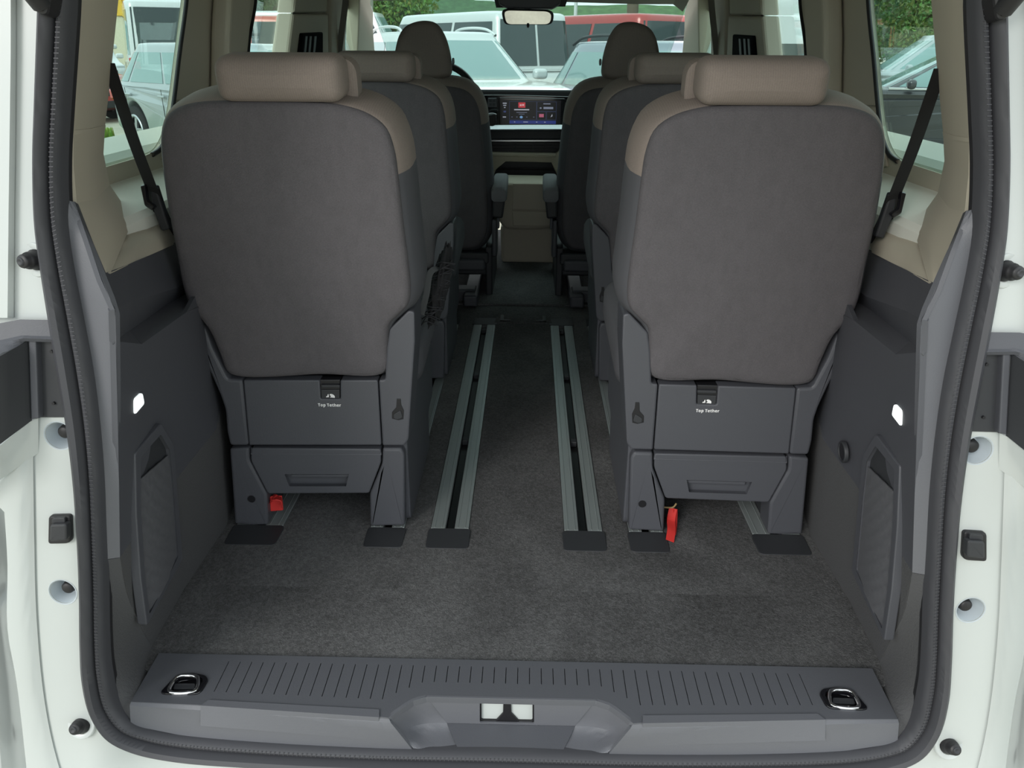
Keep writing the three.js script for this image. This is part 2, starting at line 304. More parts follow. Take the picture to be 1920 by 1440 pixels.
// ---------------------------------------------------------------- the rear body frame, its weatherstrip and the load sill
const REAR = plane(V3(0, 0.108, 1), V3(0, -0.1, -0.915));
const sealOut = [[85, -120], [82, 0], [75, 200], [72, 300], [75, 420], [85, 500], [100, 600], [116, 700], [133, 800], [145, 900], [152, 1000], [156, 1100], [157, 1200], [161, 1270], [176, 1330], [205, 1374], [250, 1399], [330, 1417], [500, 1430], [700, 1438]];
const sealIn = [[132, -120], [130, 0], [118, 200], [113, 300], [116, 400], [127, 480], [150, 600], [168, 700], [180, 800], [187, 900], [190, 1000], [193, 1100], [195, 1200], [200, 1265], [215, 1325], [243, 1358], [285, 1372], [350, 1383], [510, 1396], [705, 1405]];
const mx = (p) => V3(2 * MID - p.x, p.y, p.z);
{
  const O = sealOut.map(([x, y]) => atPlane(x, y, REAR)), I = sealIn.map(([x, y]) => atPlane(x, y, REAR));
  // close the loop over the top of the tailgate opening and along the bottom
  O.unshift(V3(-0.47, 1.27, 0), V3(-0.2, 1.335, 0)); I.unshift(V3(-0.44, 1.235, 0), V3(-0.2, 1.30, 0));
  [O[0], O[1]] = [O[1], O[0]]; [I[0], I[1]] = [I[1], I[0]];
  for (const a of [O, I]) for (const p of a.slice(0, 2)) p.z = REAR.p.z - 0.108 * (p.y + 0.1);
  O.push(V3(MID, atPlane(955, 1444, REAR).y, atPlane(955, 1444, REAR).z)); I.push(V3(MID, atPlane(955, 1410, REAR).y, atPlane(955, 1410, REAR).z));
  const full = (a) => [...a, ...a.slice(0, -1).reverse().map(mx)];
  const fo = new THREE.CatmullRomCurve3(full(O), true, 'centripetal').getPoints(260).slice(0, 260), fi = new THREE.CatmullRomCurve3(full(I), true, 'centripetal').getPoints(260).slice(0, 260);

  const strip = structure('trim_1', 'dark grey rubber weatherstrip running round the tailgate opening', 'weatherstrip');
  const prof = (list, lift) => fo.map((o, i) => list.map(([s, h]) => o.clone().lerp(fi[i], s).addScaledVector(REAR.n, h + lift)));
  const ring = (list) => { const r = prof(list, 0); return loft([...r, r[0]], { caps: false, closed: true, deg: 45 }); };
  part(strip, 'sealing_lip', ring([[0, -0.01], [-0.02, 0.006], [0.08, 0.017], [0.26, 0.023], [0.44, 0.02], [0.55, 0.009], [0.58, -0.01]]), M.rubber);
  part(strip, 'edge_bead', ring([[0.60, -0.012], [0.61, 0.0], [0.68, 0.009], [0.8, 0.011], [0.92, 0.007], [0.99, -0.004], [0.99, -0.02], [0.8, -0.025]]), M.rubber);
  part(strip, 'stitch_groove', ring([[0.535, -0.012], [0.545, 0.003], [0.62, 0.003], [0.63, -0.012]]), M.rubberBlack);
  { // the fine nibs of the bead
    const nib = new THREE.BoxGeometry(0.006, 0.0014, 0.0007), nibs = [], so = new THREE.CatmullRomCurve3(full(O), true, 'centripetal').getPoints(3000), si = new THREE.CatmullRomCurve3(full(I), true, 'centripetal').getPoints(3000);
    let last = null;
    for (let i = 0; i < 3000; i++) { const p = so[i].clone().lerp(si[i], 0.8).addScaledVector(REAR.n, 0.0108), q = si[i].clone().sub(so[i]).normalize(); if (p.y > 1.1 || (last && p.distanceTo(last) < 0.0055)) continue; last = p; nibs.push(nib.clone().applyMatrix4(new THREE.Matrix4().makeBasis(q, REAR.n.clone().cross(q), REAR.n).setPosition(p))); }
    part(strip, 'bead_nibs', join(nibs), M.rubber, undefined, 'stuff');
  }

  const rear = structure('wall_rear', 'white painted body frame around the open tailgate', 'car body');
  const f = frameOf([V3(-1, 0, -0.9258), V3(1, 0, -0.9258), V3(1, 1, -1.0338), V3(-1, 1, -1.0338)]);
  // the flat jamb: outer rim of the body, the opening, and the four cup recesses, cut as one plate
  const outer = [[-0.86, -0.5], [0.88, -0.5], [0.88, 0.9], [0.80, 1.25], [0.6, 1.45], [-0.58, 1.45], [-0.78, 1.25], [-0.86, 0.9]].map(([x, y]) => V3(x, y, REAR.p.z - 0.108 * (y + 0.1)));
  const cups = [[111, 817], [118, 1110]].map(([x, y]) => atPlane(x, y, REAR)), allCups = [...cups, ...cups.map(mx)];
  const circle = (c, r) => Array.from({ length: 28 }, (_, i) => c.clone().addScaledVector(f.u, r * Math.cos(i / 28 * 2 * Math.PI)).addScaledVector(f.v, r * Math.sin(i / 28 * 2 * Math.PI)));
  const brk = [[-30, 598], [104, 598], [142, 782], [-30, 836]].map(([x, y]) => atPlane(x, y, REAR));
  const halfIn = O.map((o, i) => o.clone().lerp(I[i], 0.06)), inPath = new THREE.CatmullRomCurve3(halfIn, false, 'centripetal').getPoints(150);
  const topMid = V3(MID, 1.345, REAR.p.z - 0.108 * 1.445), halfPanel = [V3(MID, -0.5, REAR.p.z + 0.0432), ...[[-0.86, -0.5], [-0.86, 0.9], [-0.78, 1.25], [-0.58, 1.45], [MID, 1.45]].map(([x, y]) => V3(x, y, REAR.p.z - 0.108 * (y + 0.1))), topMid, ...inPath];
  const half = slab(halfPanel, 0.02, { bevel: 0, holes: cups.map((c) => ({ pts: circle(c, 0.0205) })) });
  part(rear, 'body_panel', half, M.white); part(rear, 'body_panel', mirrored(half), M.white);
  // inner flange that carries the rubber
  part(rear, 'seal_flange', loft([...prof([[0.1, -0.018], [0.95, -0.016], [0.95, -0.03], [0.1, -0.03]], 0), prof([[0.1, -0.018], [0.95, -0.016], [0.95, -0.03], [0.1, -0.03]], 0)[0]], { caps: false }), M.rubberBlack);
  for (const c of allCups) {
    const left = c.x < 0, q = new THREE.Quaternion().setFromUnitVectors(V3(0, 1, 0), f.n);
    const cup = new THREE.LatheGeometry([[0.0225, 0.0005], [0.0212, 0.001], [0.02, -0.003], [0.0145, -0.026], [0.0138, -0.03], [0, -0.03]].map(([r, y]) => new THREE.Vector2(r, y)), 32).applyQuaternion(q);
    cup.translate(c.x, c.y, c.z);
    const o = part(rear, 'cup_recess', cup, M.whiteDeep, 'round white recess in the body');
    const at = c.clone().add(V3(left ? 0.004 : -0.004, 0.002, -0.022));
    part(o, 'rubber_plug', new THREE.LatheGeometry([[0, 0.006], [0.0065, 0.006], [0.0095, 0.003], [0.0105, -0.004], [0.0105, -0.01]].map(([r, y]) => new THREE.Vector2(r, y)), 20).applyQuaternion(q).translate(at.x, at.y, at.z + 0.012), M.rubberBlack, 'black rubber plug');
  }
  for (const side of [0, 1]) {
    const S = (g) => (side ? mirrored(g) : g);
    // outer corner of the body behind the jamb, with a soft crease, and the painted bumper that sticks out below
    const colA = [[62, 850], [64, 1000], [68, 1150], [80, 1290], [100, 1400], [130, 1500]].map(([x, y]) => atPlane(x, y, REAR, 0.003)), colB = [[30, 850], [30, 1000], [34, 1150], [44, 1290], [60, 1400], [80, 1500]].map(([x, y]) => atPlane(x, y, REAR, 0.011)), colC = [[-60, 850], [-60, 1000], [-55, 1150], [-50, 1290], [-50, 1400], [-40, 1500]].map(([x, y]) => atPlane(x, y, REAR, 0.006));
    part(rear, 'corner_panel', S(sheet(colA.map((a, i) => [a, colB[i], colC[i]]), 0.012, 5, 4, true)), M.white);
    const upA = [[30, -260], [30, -80], [30, 100], [29, 250], [27, 400], [26, 596]].map(([x, y]) => atPlane(x, y, REAR, 0.002)), upB = [[20, -260], [20, -80], [20, 100], [18, 250], [16, 400], [14, 596]].map(([x, y]) => atPlane(x, y, REAR, 0.012)), upC = [[-120, -260], [-120, -80], [-120, 100], [-120, 250], [-120, 400], [-120, 596]].map(([x, y]) => atPlane(x, y, REAR, 0.010));
    part(rear, 'gutter_panel', S(sheet(upA.map((a, i) => [a, upB[i], upC[i]]), 0.012, 3, 4, false)), M.white);
    // dark bracket of the tail lamp and bumper: flange, back plate, rib and cheek
    const bracket = part(rear, 'lamp_bracket', S(slab([[66, 636, 0.004], [108, 640, 0.004], [142, 783, 0.004], [70, 783, 0.004]].map(([x, y, o]) => atPlane(x, y, REAR, o)), 0.01, { bevel: 0.001 })), M.plasticDark, 'dark grey plastic bracket behind the tail lamp');
    part(bracket, 'flange', S(sheet([[[-60, 622, 0.018], [0, 606, 0.018], [38, 599, 0.014], [100, 600, 0.01]], [[-60, 655, 0.024], [0, 638, 0.024], [40, 629, 0.02], [106, 631, 0.014]], [[-60, 662, 0.03], [0, 644, 0.03], [44, 634, 0.024], [107, 637, 0.018]]].map((r) => r.map(([x, y, o]) => atPlane(x, y, REAR, o))), 0.006, 4, 3)), M.plastic);
    part(bracket, 'shelf', S(sheet([[[-60, 662, 0.03], [0, 644, 0.03], [44, 634, 0.024], [68, 637, 0.018]], [[-60, 706, 0.09], [0, 669, 0.055], [50, 639, 0.014], [68, 640, 0.01]]].map((r) => r.map(([x, y, o]) => atPlane(x, y, REAR, o))), 0.004, 4, 3)), M.plastic);
    part(bracket, 'rib', S(slab([[53, 638, 0.016], [67, 638, 0.016], [72, 785, 0.016], [58, 787, 0.016]].map(([x, y, o]) => atPlane(x, y, REAR, o)), 0.014, { bevel: 0.002 })), M.plastic);
    part(bracket, 'cheek', S(sheet([[[-70, 706, 0.09], [0, 668, 0.055], [54, 638, 0.012]], [[-70, 884, 0.09], [0, 833, 0.055], [60, 788, 0.012]]].map((r) => r.map(([x, y, o]) => atPlane(x, y, REAR, o))), 0.006, 3, 4)), M.plasticDark);
    for (const [x, y] of [[97, 659], [101, 756]]) part(bracket, 'screw_hole', S(disc(atPlane(x, y, REAR, 0.0055), REAR.n, 0.0022, 0.004, 12)), M.black);
    part(rear, 'corner_panel', S(sheet([[[-70, 880, 0.085], [0, 836, 0.05], [56, 791, 0.012], [72, 784, 0.004]], [[-70, 960, 0.03], [0, 900, 0.02], [56, 860, 0.006], [72, 850, 0.0]]].map((r) => r.map(([x, y, o]) => atPlane(x, y, REAR, o))), 0.006, 4, 4)), M.white);
    // tailgate striker
    const st = part(rear, 'striker', S(slab([[90, 968], [131, 967], [133, 1014], [127, 1020], [89, 1021]].map(([x, y]) => atPlane(x, y, REAR, 0.008)), 0.012, { bevel: 0.003, round: 0.006, seg: 3 })), M.rubberBlack, 'black rounded striker on the white jamb');
    part(st, 'catch', S(slab([[93, 984], [124, 983], [125, 1014], [92, 1016]].map(([x, y]) => atPlane(x, y, REAR, 0.02)), 0.014, { bevel: 0.003, round: 0.005, seg: 3 })), M.plasticDark);
    part(st, 'lug', S(slab([[97, 972], [121, 971], [122, 981], [96, 982]].map(([x, y]) => atPlane(x, y, REAR, 0.013)), 0.006, { bevel: 0.001, round: 0.003 })), M.plasticDark);
    // rubber buffers that point out at the tailgate
    for (const [x, y, tx] of [[66, 487, -0.32], [153, 1359, -0.06]]) {
      const p = atPlane(x, y, REAR, 0.0), dir = V3(tx, y > 1000 ? 0.5 : 0.12, 1).normalize(), q = new THREE.Quaternion().setFromUnitVectors(V3(0, 1, 0), dir);
      const L = (list, seg = 24) => S(new THREE.LatheGeometry(list.map(([r, h]) => new THREE.Vector2(r, h)), seg).applyQuaternion(q).translate(p.x, p.y, p.z));
      const b = part(rear, 'rubber_buffer', L([[0, 0.022], [0.004, 0.022], [0.0085, 0.0205], [0.0095, 0.018], [0.0095, 0.014], [0.0112, 0.0125], [0.012, 0.009], [0.012, 0.005], [0.014, 0.002], [0.0145, -0.002]]), M.rubberBlack, 'black rubber stop buffer');
      part(b, 'tip', L([[0, 0.0225], [0.002, 0.0225], [0.0035, 0.0238], [0.005, 0.0236], [0.0058, 0.0215]]), M.plasticDark);
      part(b, 'washer', L([[0.0155, 0.001], [0.022, 0.0025], [0.0235, 0.0005], [0.024, -0.002]]), M.white);
    }
    // the painted bumper shoulder
    const bump = [[[-150, 880, 0.17], [-60, 900, 0.165], [8, 960, 0.13]], [[-150, 1000, 0.2], [-40, 1010, 0.19], [14, 1060, 0.135]], [[-150, 1150, 0.2], [-20, 1150, 0.19], [14, 1180, 0.13]], [[-150, 1290, 0.22], [-10, 1290, 0.2], [34, 1300, 0.12]], [[-150, 1520, 0.24], [10, 1520, 0.2], [58, 1520, 0.11]]].map((r) => r.map(([x, y, o]) => atPlane(x, y, REAR, o)));
    part(rear, 'bumper', S(sheet(bump, 0.02, 4, 4, true)), M.white);
  }
  part(rear, 'bumper', span(-0.86, 0.88, -0.62, -0.24, -0.925, -0.80, 0.03), M.white);
  // hinge-side gas strut heads at the top corners
  for (const side of [0, 1]) {
    const S = (g) => (side ? mirrored(g) : g), a = atPlane(78, 8, REAR, 0.03), b = a.clone().add(V3(-0.06, 0.32, 0.30));
    const st = thing('gas_strut', side ? 'black gas strut holding up the tailgate on the socket side' : 'black gas strut holding up the tailgate on the net pocket side without socket', 'gas strut', side ? mx(a) : a);
    part(st, 'cylinder', S(tube([a, b], 0.012, 4, 14)), M.rubberBlack);
    part(st, 'head', S(slab([[50, -20], [95, -20], [88, 28], [72, 27], [58, 14]].map(([x, y]) => atPlane(x, y, REAR, 0.035)), 0.03, { bevel: 0.004, round: 0.006 })), M.rubberBlack);
  }
  // the raised tailgate over the photographer
  const gate = structure('door_1', 'raised tailgate over the load opening', 'tailgate');
  part(gate, 'gate_shell', slab([V3(-0.72, 1.37, -1.06), V3(0.74, 1.37, -1.06), V3(0.76, 1.66, 0.10), V3(-0.74, 1.66, 0.10)], 0.07, { bevel: 0.02, round: 0.08 }), M.white);
  part(gate, 'gate_lining', slab([V3(-0.6, 1.325, -0.98), V3(0.62, 1.325, -0.98), V3(0.62, 1.6, 0.02), V3(-0.6, 1.6, 0.02)], 0.03, { bevel: 0.01, round: 0.05 }), M.plastic);
}
{
  const sill = structure('trim_2', 'grey ribbed plastic load sill with latch opening and lashing eyes', 'load sill');
  const Y = 0.006, A = (x, y) => atY(x, y, Y);
  const back = [[-0.622, -1.052], [0.642, -1.052]];
  const frontEdge = [[245, 1316], [376, 1322], [540, 1333], [711, 1344], [728, 1346]], frontR = frontEdge.map(([x, y]) => mx(A(x, y))).reverse();
  const scoopL = [[750, 1330], [775, 1314], [800, 1307]].map(([x, y]) => A(x, y));
  const top = [V3(back[0][0], Y, back[0][1]), ...frontEdge.map(([x, y]) => A(x, y)), ...scoopL, ...scoopL.map(mx).reverse(), ...frontR, V3(2 * MID - back[0][0], Y, back[0][1])];
  const holes = [];
  // grooves
  const N = 50, gx0 = A(412, 1275).x, gx1 = 2 * MID - gx0;
  for (let i = 0; i < N; i++) {
    const x = gx0 + (gx1 - gx0) * i / (N - 1), c = Math.abs(x - MID), z0 = -1.036, z1 = c < 0.15 ? -0.998 : c < 0.20 ? -0.998 + (c - 0.15) * 0.6 : -0.957 - 0.03 * (c - 0.2);
    holes.push({ pts: [V3(x - 0.0006, Y, z0), V3(x + 0.0006, Y, z0), V3(x + 0.0006, Y, z1), V3(x - 0.0006, Y, z1)] });
  }
  // lashing eye recesses
  const eyeL = [[300, 1300], [330, 1268], [360, 1263], [386, 1268], [391, 1276], [378, 1298], [368, 1303], [310, 1303]].map(([x, y]) => A(x, y));
  holes.push({ pts: eyeL, round: 0.006 }, { pts: eyeL.map(mx).reverse(), round: 0.006 });
  part(sill, 'sill_plate', slab(top, 0.012, { bevel: 0.0004, holes }), M.plasticSill);
  part(sill, 'groove_floor', span(gx0 - 0.02, gx1 + 0.02, -0.004, -0.0005, -1.045, -0.99, 0.001), M.plasticDark);
  for (const s of [0, 1]) { const S = (g) => (s ? mirrored(g) : g); part(sill, 'groove_floor', S(span(gx0 - 0.02, -0.18, -0.004, -0.0005, -0.99, -0.948, 0.001)), M.plasticDark); }
  // front face, curving with the opening
  const lowE = [[245, 1360], [376, 1386], [540, 1399], [711, 1407], [775, 1408]], lowZ = (x, y) => { const p = atPlane(x, y, REAR, -0.004); return p; };
  for (const s of [0, 1]) {
    const S = (g) => (s ? mirrored(g) : g);
    const up = frontEdge.map(([x, y]) => A(x, y)), lo = lowE.map(([x, y]) => lowZ(x, y));
    part(sill, 'front_face', S(sheet([up.map((p) => p.clone().add(V3(0, -0.0005, -0.001))), up.map((p, i) => p.clone().lerp(lo[i], 0.12).add(V3(0, 0.001, 0.003))), lo], 0.006, 3, 3)), M.plasticLight);
    // the scoop beside the latch
    part(sill, 'scoop_wing', S(sheet([[A(728, 1346), A(750, 1330), A(775, 1314), A(800, 1307)], [atPlane(752, 1375, REAR, -0.008), atZ(775, 1362, -0.958), atZ(805, 1356, -0.966), atZ(838, 1356, -0.968)], [lowZ(775, 1403), lowZ(800, 1405), lowZ(830, 1406), lowZ(860, 1407)]], 0.005, 4, 6, true)), M.plasticLight);
    // storage cover wrapped over the edge
    const cu = [[391, 1312], [711, 1330]].map(([x, y]) => atY(x, y, Y + 0.0022)), ce = [[377, 1321], [711, 1343]].map(([x, y]) => atY(x, y, Y + 0.0022).add(V3(0, 0, 0.002))), cl = [[376, 1361], [706, 1387]].map(([x, y]) => atPlane(x, y, REAR, 0.0005));
    part(sill, 'storage_cover', S(sheet([[cu[0], lerp(cu[0], cu[1], 0.5), cu[1]], [ce[0], lerp(ce[0], ce[1], 0.5), ce[1]], [cl[0], lerp(cl[0], cl[1], 0.5), cl[1]]], 0.003, 4, 2)), M.plasticLight, 'smooth cover plate set in the sill edge');
    // lashing eye
    const ring = slab(eyeL.map((p) => p.clone().add(V3(0, 0.003, 0))), 0.01, { bevel: 0.0015, round: 0.006, holes: [{ pts: eyeL.map((p) => p.clone().lerp(eyeL.reduce((a, b) => a.add(b), V3(0, 0, 0)).multiplyScalar(1 / 8), 0.2)), round: 0.005 }] });
    const eye = part(sill, 'lashing_eye', S(ring), M.pianoBlack, 'black recessed lashing eye with chrome bar');
    part(eye, 'well', S(slab(eyeL.map((p) => p.clone().add(V3(0, -0.014, 0))), 0.004, { bevel: 0 })), M.black);
    const L = [[318, 1297], [323, 1281], [334, 1269], [369, 1269], [372, 1282], [368, 1294], [360, 1298]].map(([x, y]) => atY(x, y, Y + 0.001));
    part(eye, 'bar', S(tube([...L], 0.0036, 40, 10, true)), M.chrome);
    part(eye, 'tab', S(slab([[328, 1281], [366, 1281], [366, 1291], [324, 1291]].map(([x, y]) => atY(x, y, Y - 0.004)), 0.004, { bevel: 0.001, round: 0.003 })), M.plasticDark);
  }
  // latch hollow: back face with the window, and the apron below
  const t0 = A(800, 1307), t1 = mx(t0), win = [[899, 1313], [1002, 1315], [1002, 1357], [899, 1355]];
  const fp = plane3(t0, t1, atZ(950, 1358, -0.968)), F = (x, y, o = 0) => atPlane(x, y, fp, o), b0 = F(838, 1356), b1 = mx(b0);
  part(sill, 'latch_panel', slab([t0, t1, b1, b0], 0.004, { bevel: 0.0005, holes: [{ pts: win.map(([x, y]) => F(x, y)), round: 0.004 }] }), M.plasticLight);
  const l0 = lowZ(860, 1407), l1 = mx(l0);
  part(sill, 'apron', sheet([[b0, lerp(b0, b1, 0.5), b1], [l0, lerp(l0, l1, 0.5), l1]], 0.005, 4, 4), M.plastic);
  const latch = part(sill, 'tailgate_latch', slab([[892, 1308], [1008, 1310], [1008, 1362], [892, 1360]].map(([x, y]) => F(x, y, -0.008)), 0.006, { bevel: 0.001 }), M.white, 'white painted latch plate behind the opening');
  part(latch, 'latch_post', slab([[944, 1310], [958, 1310], [959, 1338], [972, 1352], [985, 1362], [915, 1362], [930, 1352], [943, 1338]].map(([x, y]) => F(x, y, -0.0035)), 0.0045, { bevel: 0.001 }), M.black, 'black latch post');
  part(latch, 'rim', slab(win.map(([x, y]) => F(x, y, -0.003)), 0.005, { bevel: 0.0005, round: 0.004, holes: [{ pts: [[902, 1317], [999, 1319], [999, 1354], [902, 1352]].map(([x, y]) => F(x, y, -0.003)), round: 0.004 }] }), M.black);
  // plug under the sill
  part(sill, 'sill_core', span(-0.6, 0.62, -0.09, -0.012, -1.05, -0.995, 0.004), M.plasticDark);
}

// ---------------------------------------------------------------- side walls, windows, roof
const Z = (l) => l.map((r) => r.map(([x, y, z]) => (z === 'f' ? atY(x, y, 0.001) : z === 'r' ? atPlane(x, y, REAR, -0.012) : atZ(x, y, z))));
const WX = -0.80;                                   // the inner face of the upper side wall
const lowerWall = plane3(atZ(225, 1045, -0.98), atZ(384, 700, -1.39), atY(425, 985, 0));
function sideWall(side) {
  const S = (g) => (side ? mirrored(g) : g), word = side ? 'right' : 'left';
  const wall = structure('wall_' + word, 'grey and beige trim of the ' + (side ? 'load bay wall that has a round socket' : 'load bay wall that has no socket'), 'side trim');
  // grey strip that looks out of the opening
  part(wall, 'pillar_strip', S(sheet(Z([[[116, 372, 'r'], [140, 379, -1.04]], [[124, 450, 'r'], [165, 452, -1.02]], [[142, 550, 'r'], [206, 560, -1.002]], [[152, 600, 'r'], [216, 592, -1.0]], [[165, 680, 'r'], [219, 680, -1.0]], [[178, 780, 'r'], [221, 780, -0.995]], [[186, 900, 'r'], [223, 900, -0.99]], [[189, 1050, 'r'], [225, 1045, -0.98]]]), 0.01, 3, 4, false, 20)), M.plasticLight, 'light grey plastic corner strip');
  part(wall, 'corner_carpet', S(sheet([...Z([[[189, 1051, 'r'], [225, 1046, -0.98]], [[193, 1130, 'r'], [243, 1130, -1.01]], [[196, 1210, 'r'], [285, 1212, 'f']], [[203, 1285, 'r'], [266, 1284, 'f']]]), [atPlane(222, 1334, REAR, -0.012), atY(247, 1316, 0.004)], [atPlane(243, 1360, REAR, -0.012), atPlane(250, 1356, REAR, -0.006)]], 0.006, 4, 4, true)), M.wallCarpet);
  // lower wall: plastic above, carpet below
  const N = [[217, 640, -1.0], [220, 760, -0.995], [223, 900, -0.99], [225, 1045, -0.98], [243, 1130, -1.01], [285, 1212, 'f']], Mi = [[266, 645, -1.1], [280, 760, -1.13], [296, 850, -1.15], [305, 930, -1.17], [322, 1040, -1.20], [345, 1105, 'f']], Fa = [[350, 585, -1.34], [376, 660, -1.38], [388, 740, -1.4], [405, 805, -1.42], [415, 900, -1.44], [425, 985, 'f']];
  const rows = Z(N.map((a, i) => [a, Mi[i], Fa[i]])); rows.forEach((r, i) => { r.push(V3(-0.70, r[2].y, -1.75), V3(-0.74, r[2].y, -3.0), V3(-0.76, r[2].y, -4.7)); });
  part(wall, 'lower_panel', S(sheet(rows.slice(0, 4), 0.008, 4, 4, false, 25)), M.plastic);
  part(wall, 'lower_carpet', S(sheet(rows.slice(3), 0.008, 4, 4, false, 25)), M.wallCarpet);
  // upper dark panel over the wheel arch and the ledge between
  part(wall, 'arch_panel', S(sheet(Z([[[197, 512, -1.06], [240, 496, -1.2], [313, 465, -1.48], [345, 445, -1.62]], [[215, 580, -1.0], [250, 565, -1.14], [332, 540, -1.45], [365, 520, -1.6]], [[217, 641, -1.0], [242, 621, -1.13], [316, 569, -1.42], [355, 548, -1.58]]]), 0.008, 4, 4, false, 25)), M.plastic);
  part(wall, 'arch_panel', S(sheet(Z([[[140, 378, -1.04], [147, 383, -1.062]], [[165, 450, -1.02], [176, 458, -1.062]], [[190, 525, -1.006], [199, 513, -1.062]], [[215, 581, -1.0], [216, 579, -1.002]]]), 0.006, 2, 4, false, 25)), M.plastic);
  part(wall, 'ledge', S(sheet(Z([[[242, 621, -1.13], [316, 569, -1.42], [355, 548, -1.58]], [[266, 645, -1.1], [350, 585, -1.34], [395, 566, -1.55]]]), 0.006, 4, 3)), M.plastic);
  part(wall, 'ledge', S(sheet(Z([[[217, 639, -1.0], [242, 620, -1.13]], [[217, 641, -1.0], [266, 646, -1.1]]]), 0.006, 3, 3)), M.plastic);
  // luggage net pocket
  const W = (x, y, o = 0) => atPlane(x, y, lowerWall, o);
  const rim = [[254, 850], [303, 793], [326, 832], [332, 900], [343, 1048], [276, 1174], [264, 1082], [256, 964]], well = [[263, 856], [302, 812], [319, 842], [325, 905], [335, 1044], [280, 1155], [271, 1080], [264, 964]];
  const pocket = part(wall, 'net_pocket', S(slab(rim.map(([x, y]) => W(x, y, 0.009)), 0.016, { bevel: 0.002, holes: [{ pts: well.map(([x, y]) => W(x, y, 0.009)), round: 0.006 }], round: 0.006 })), M.plastic, 'wall pocket with a quilted net front');
  { // the quilted front, bulging to its foot
    const L = [[262, 900], [264, 964], [268, 1030], [273, 1090], [280, 1158]], R = [[320, 850], [324, 905], [328, 960], [332, 1005], [336, 1046]], C = 9, Rn = 17, g = [];
    for (let j = 0; j < Rn; j++) { const t = j / (Rn - 1) * 4, k = Math.min(3, Math.floor(t)), f = t - k, row = []; for (let i = 0; i < C; i++) { const s = i / (C - 1), lx = L[k][0] + (L[k + 1][0] - L[k][0]) * f, ly = L[k][1] + (L[k + 1][1] - L[k][1]) * f, rx = R[k][0] + (R[k + 1][0] - R[k][0]) * f, ry = R[k][1] + (R[k + 1][1] - R[k][1]) * f; row.push(W(lx + (rx - lx) * s, ly + (ry - ly) * s, 0.004 + 0.006 * Math.sin(Math.PI * s) * (0.4 + 0.6 * j / Rn) + ((i + j) % 2 ? 0.0016 : -0.0008))); } g.push(row); }
    part(pocket, 'net', S(sheet(g, 0.002, 2, 2, false, 60)), M.fabricSide);
    part(pocket, 'well', S(slab(well.map(([x, y]) => W(x, y, 0.0015)), 0.003, { bevel: 0 })), M.plasticDark);
  }
  // load bay lamp
  const rhomb = [[252, 748], [268, 736], [272, 757], [254, 778]];
  const lens = part(wall, 'bay_lamp', S(slab(rhomb.map(([x, y]) => W(x, y, 0.012)), 0.006, { bevel: 0.0015, round: 0.006 })), M.lampLens, 'small white load bay lamp');
  part(lens, 'lamp_frame', S(slab([[249, 747], [269, 732], [275, 757], [254, 783]].map(([x, y]) => W(x, y, 0.009)), 0.004, { bevel: 0.001, round: 0.007 })), M.plastic);
  if (side) {
    const mp = (x, y, o) => { const pl = { n: V3(-lowerWall.n.x, lowerWall.n.y, lowerWall.n.z), p: mx(lowerWall.p) }; return atPlane(x, y, pl, o); }, nn = V3(-lowerWall.n.x, lowerWall.n.y, lowerWall.n.z), c = mp(1580, 847, 0.008), q = new THREE.Quaternion().setFromUnitVectors(V3(0, 1, 0), nn);
    const so = part(wall, 'power_socket', new THREE.LatheGeometry([[0.021, -0.004], [0.021, 0.0015], [0.0195, 0.003], [0.0165, 0.003], [0.016, 0.0]].map(([r, h]) => new THREE.Vector2(r, h)), 28).applyQuaternion(q).translate(c.x, c.y, c.z), M.plasticDark, 'round socket with black lid');
    part(so, 'socket_lid', new THREE.LatheGeometry([[0, 0.002], [0.014, 0.002], [0.0165, 0.0005]].map(([r, h]) => new THREE.Vector2(r, h)), 28).applyQuaternion(q).translate(c.x, c.y, c.z), M.black);
  }
  // beige rear pillar in two pieces with a joint between them
  const RZ = (x, y, o) => { const p = atPlane(x, y, REAR, -0.012); return atZ(x, y, p.z + o); };
  const up = [[[146, -300, 'r'], [170, -300, -1.13], [205, -300, -1.24], [240, -300, -1.38]], [[131, -130, 'r'], [152, -130, -1.105], [190, -130, -1.22], [230, -130, -1.38]], [[129, 0, 'r'], [143, 0, -1.09], [183, 0, -1.2], [222, 0, -1.38]], [[119, 180, 'r'], [139, 180, -1.07], [170, 180, -1.19], [204, 175, -1.385]], [[115, 246, 'r'], [138, 247, -1.062], [167, 244, -1.185], [197, 236, -1.39]]];
  const lo = [[[115, 249, 'r'], [138, 250, -1.062], [167, 247, -1.185], [197, 239, -1.39]], [[114, 310, 'r'], [138, 312, -1.055], [165, 306, -1.18], [194, 288, -1.40]], [[117, 370, 'r'], [144, 380, -1.058], [178, 374, -1.2], [206, 347, -1.44]]];
  const d = part(wall, 'pillar_trim', S(sheet(Z(up), 0.008, 4, 4, false, 18)), M.beige, 'beige upper rear pillar trim');
  part(wall, 'pillar_trim', S(sheet(Z(lo), 0.008, 4, 4, false, 18)), M.beige, 'beige lower rear pillar trim');
  part(d, 'joint', S(sheet(Z([[[116, 244, 'r'], [138, 245, -1.066], [167, 242, -1.187], [196, 235, -1.392]], [[116, 252, 'r'], [138, 253, -1.066], [167, 250, -1.187], [195, 243, -1.392]]]).map((r) => r.map((p) => p.clone().add(V3(0, 0, -0.004)))), 0.002, 2, 2)), M.beige);
  part(wall, 'pillar_trim', S(sheet(Z([[[144, 380, -1.058], [178, 374, -1.2], [206, 347, -1.44]], [[170, 448, -1.06], [215, 432, -1.23], [250, 411, -1.50]], [[190, 508, -1.062], [199, 511, -1.068], [207, 513, -1.08]]]), 0.008, 5, 4, false, 30)), M.beige);
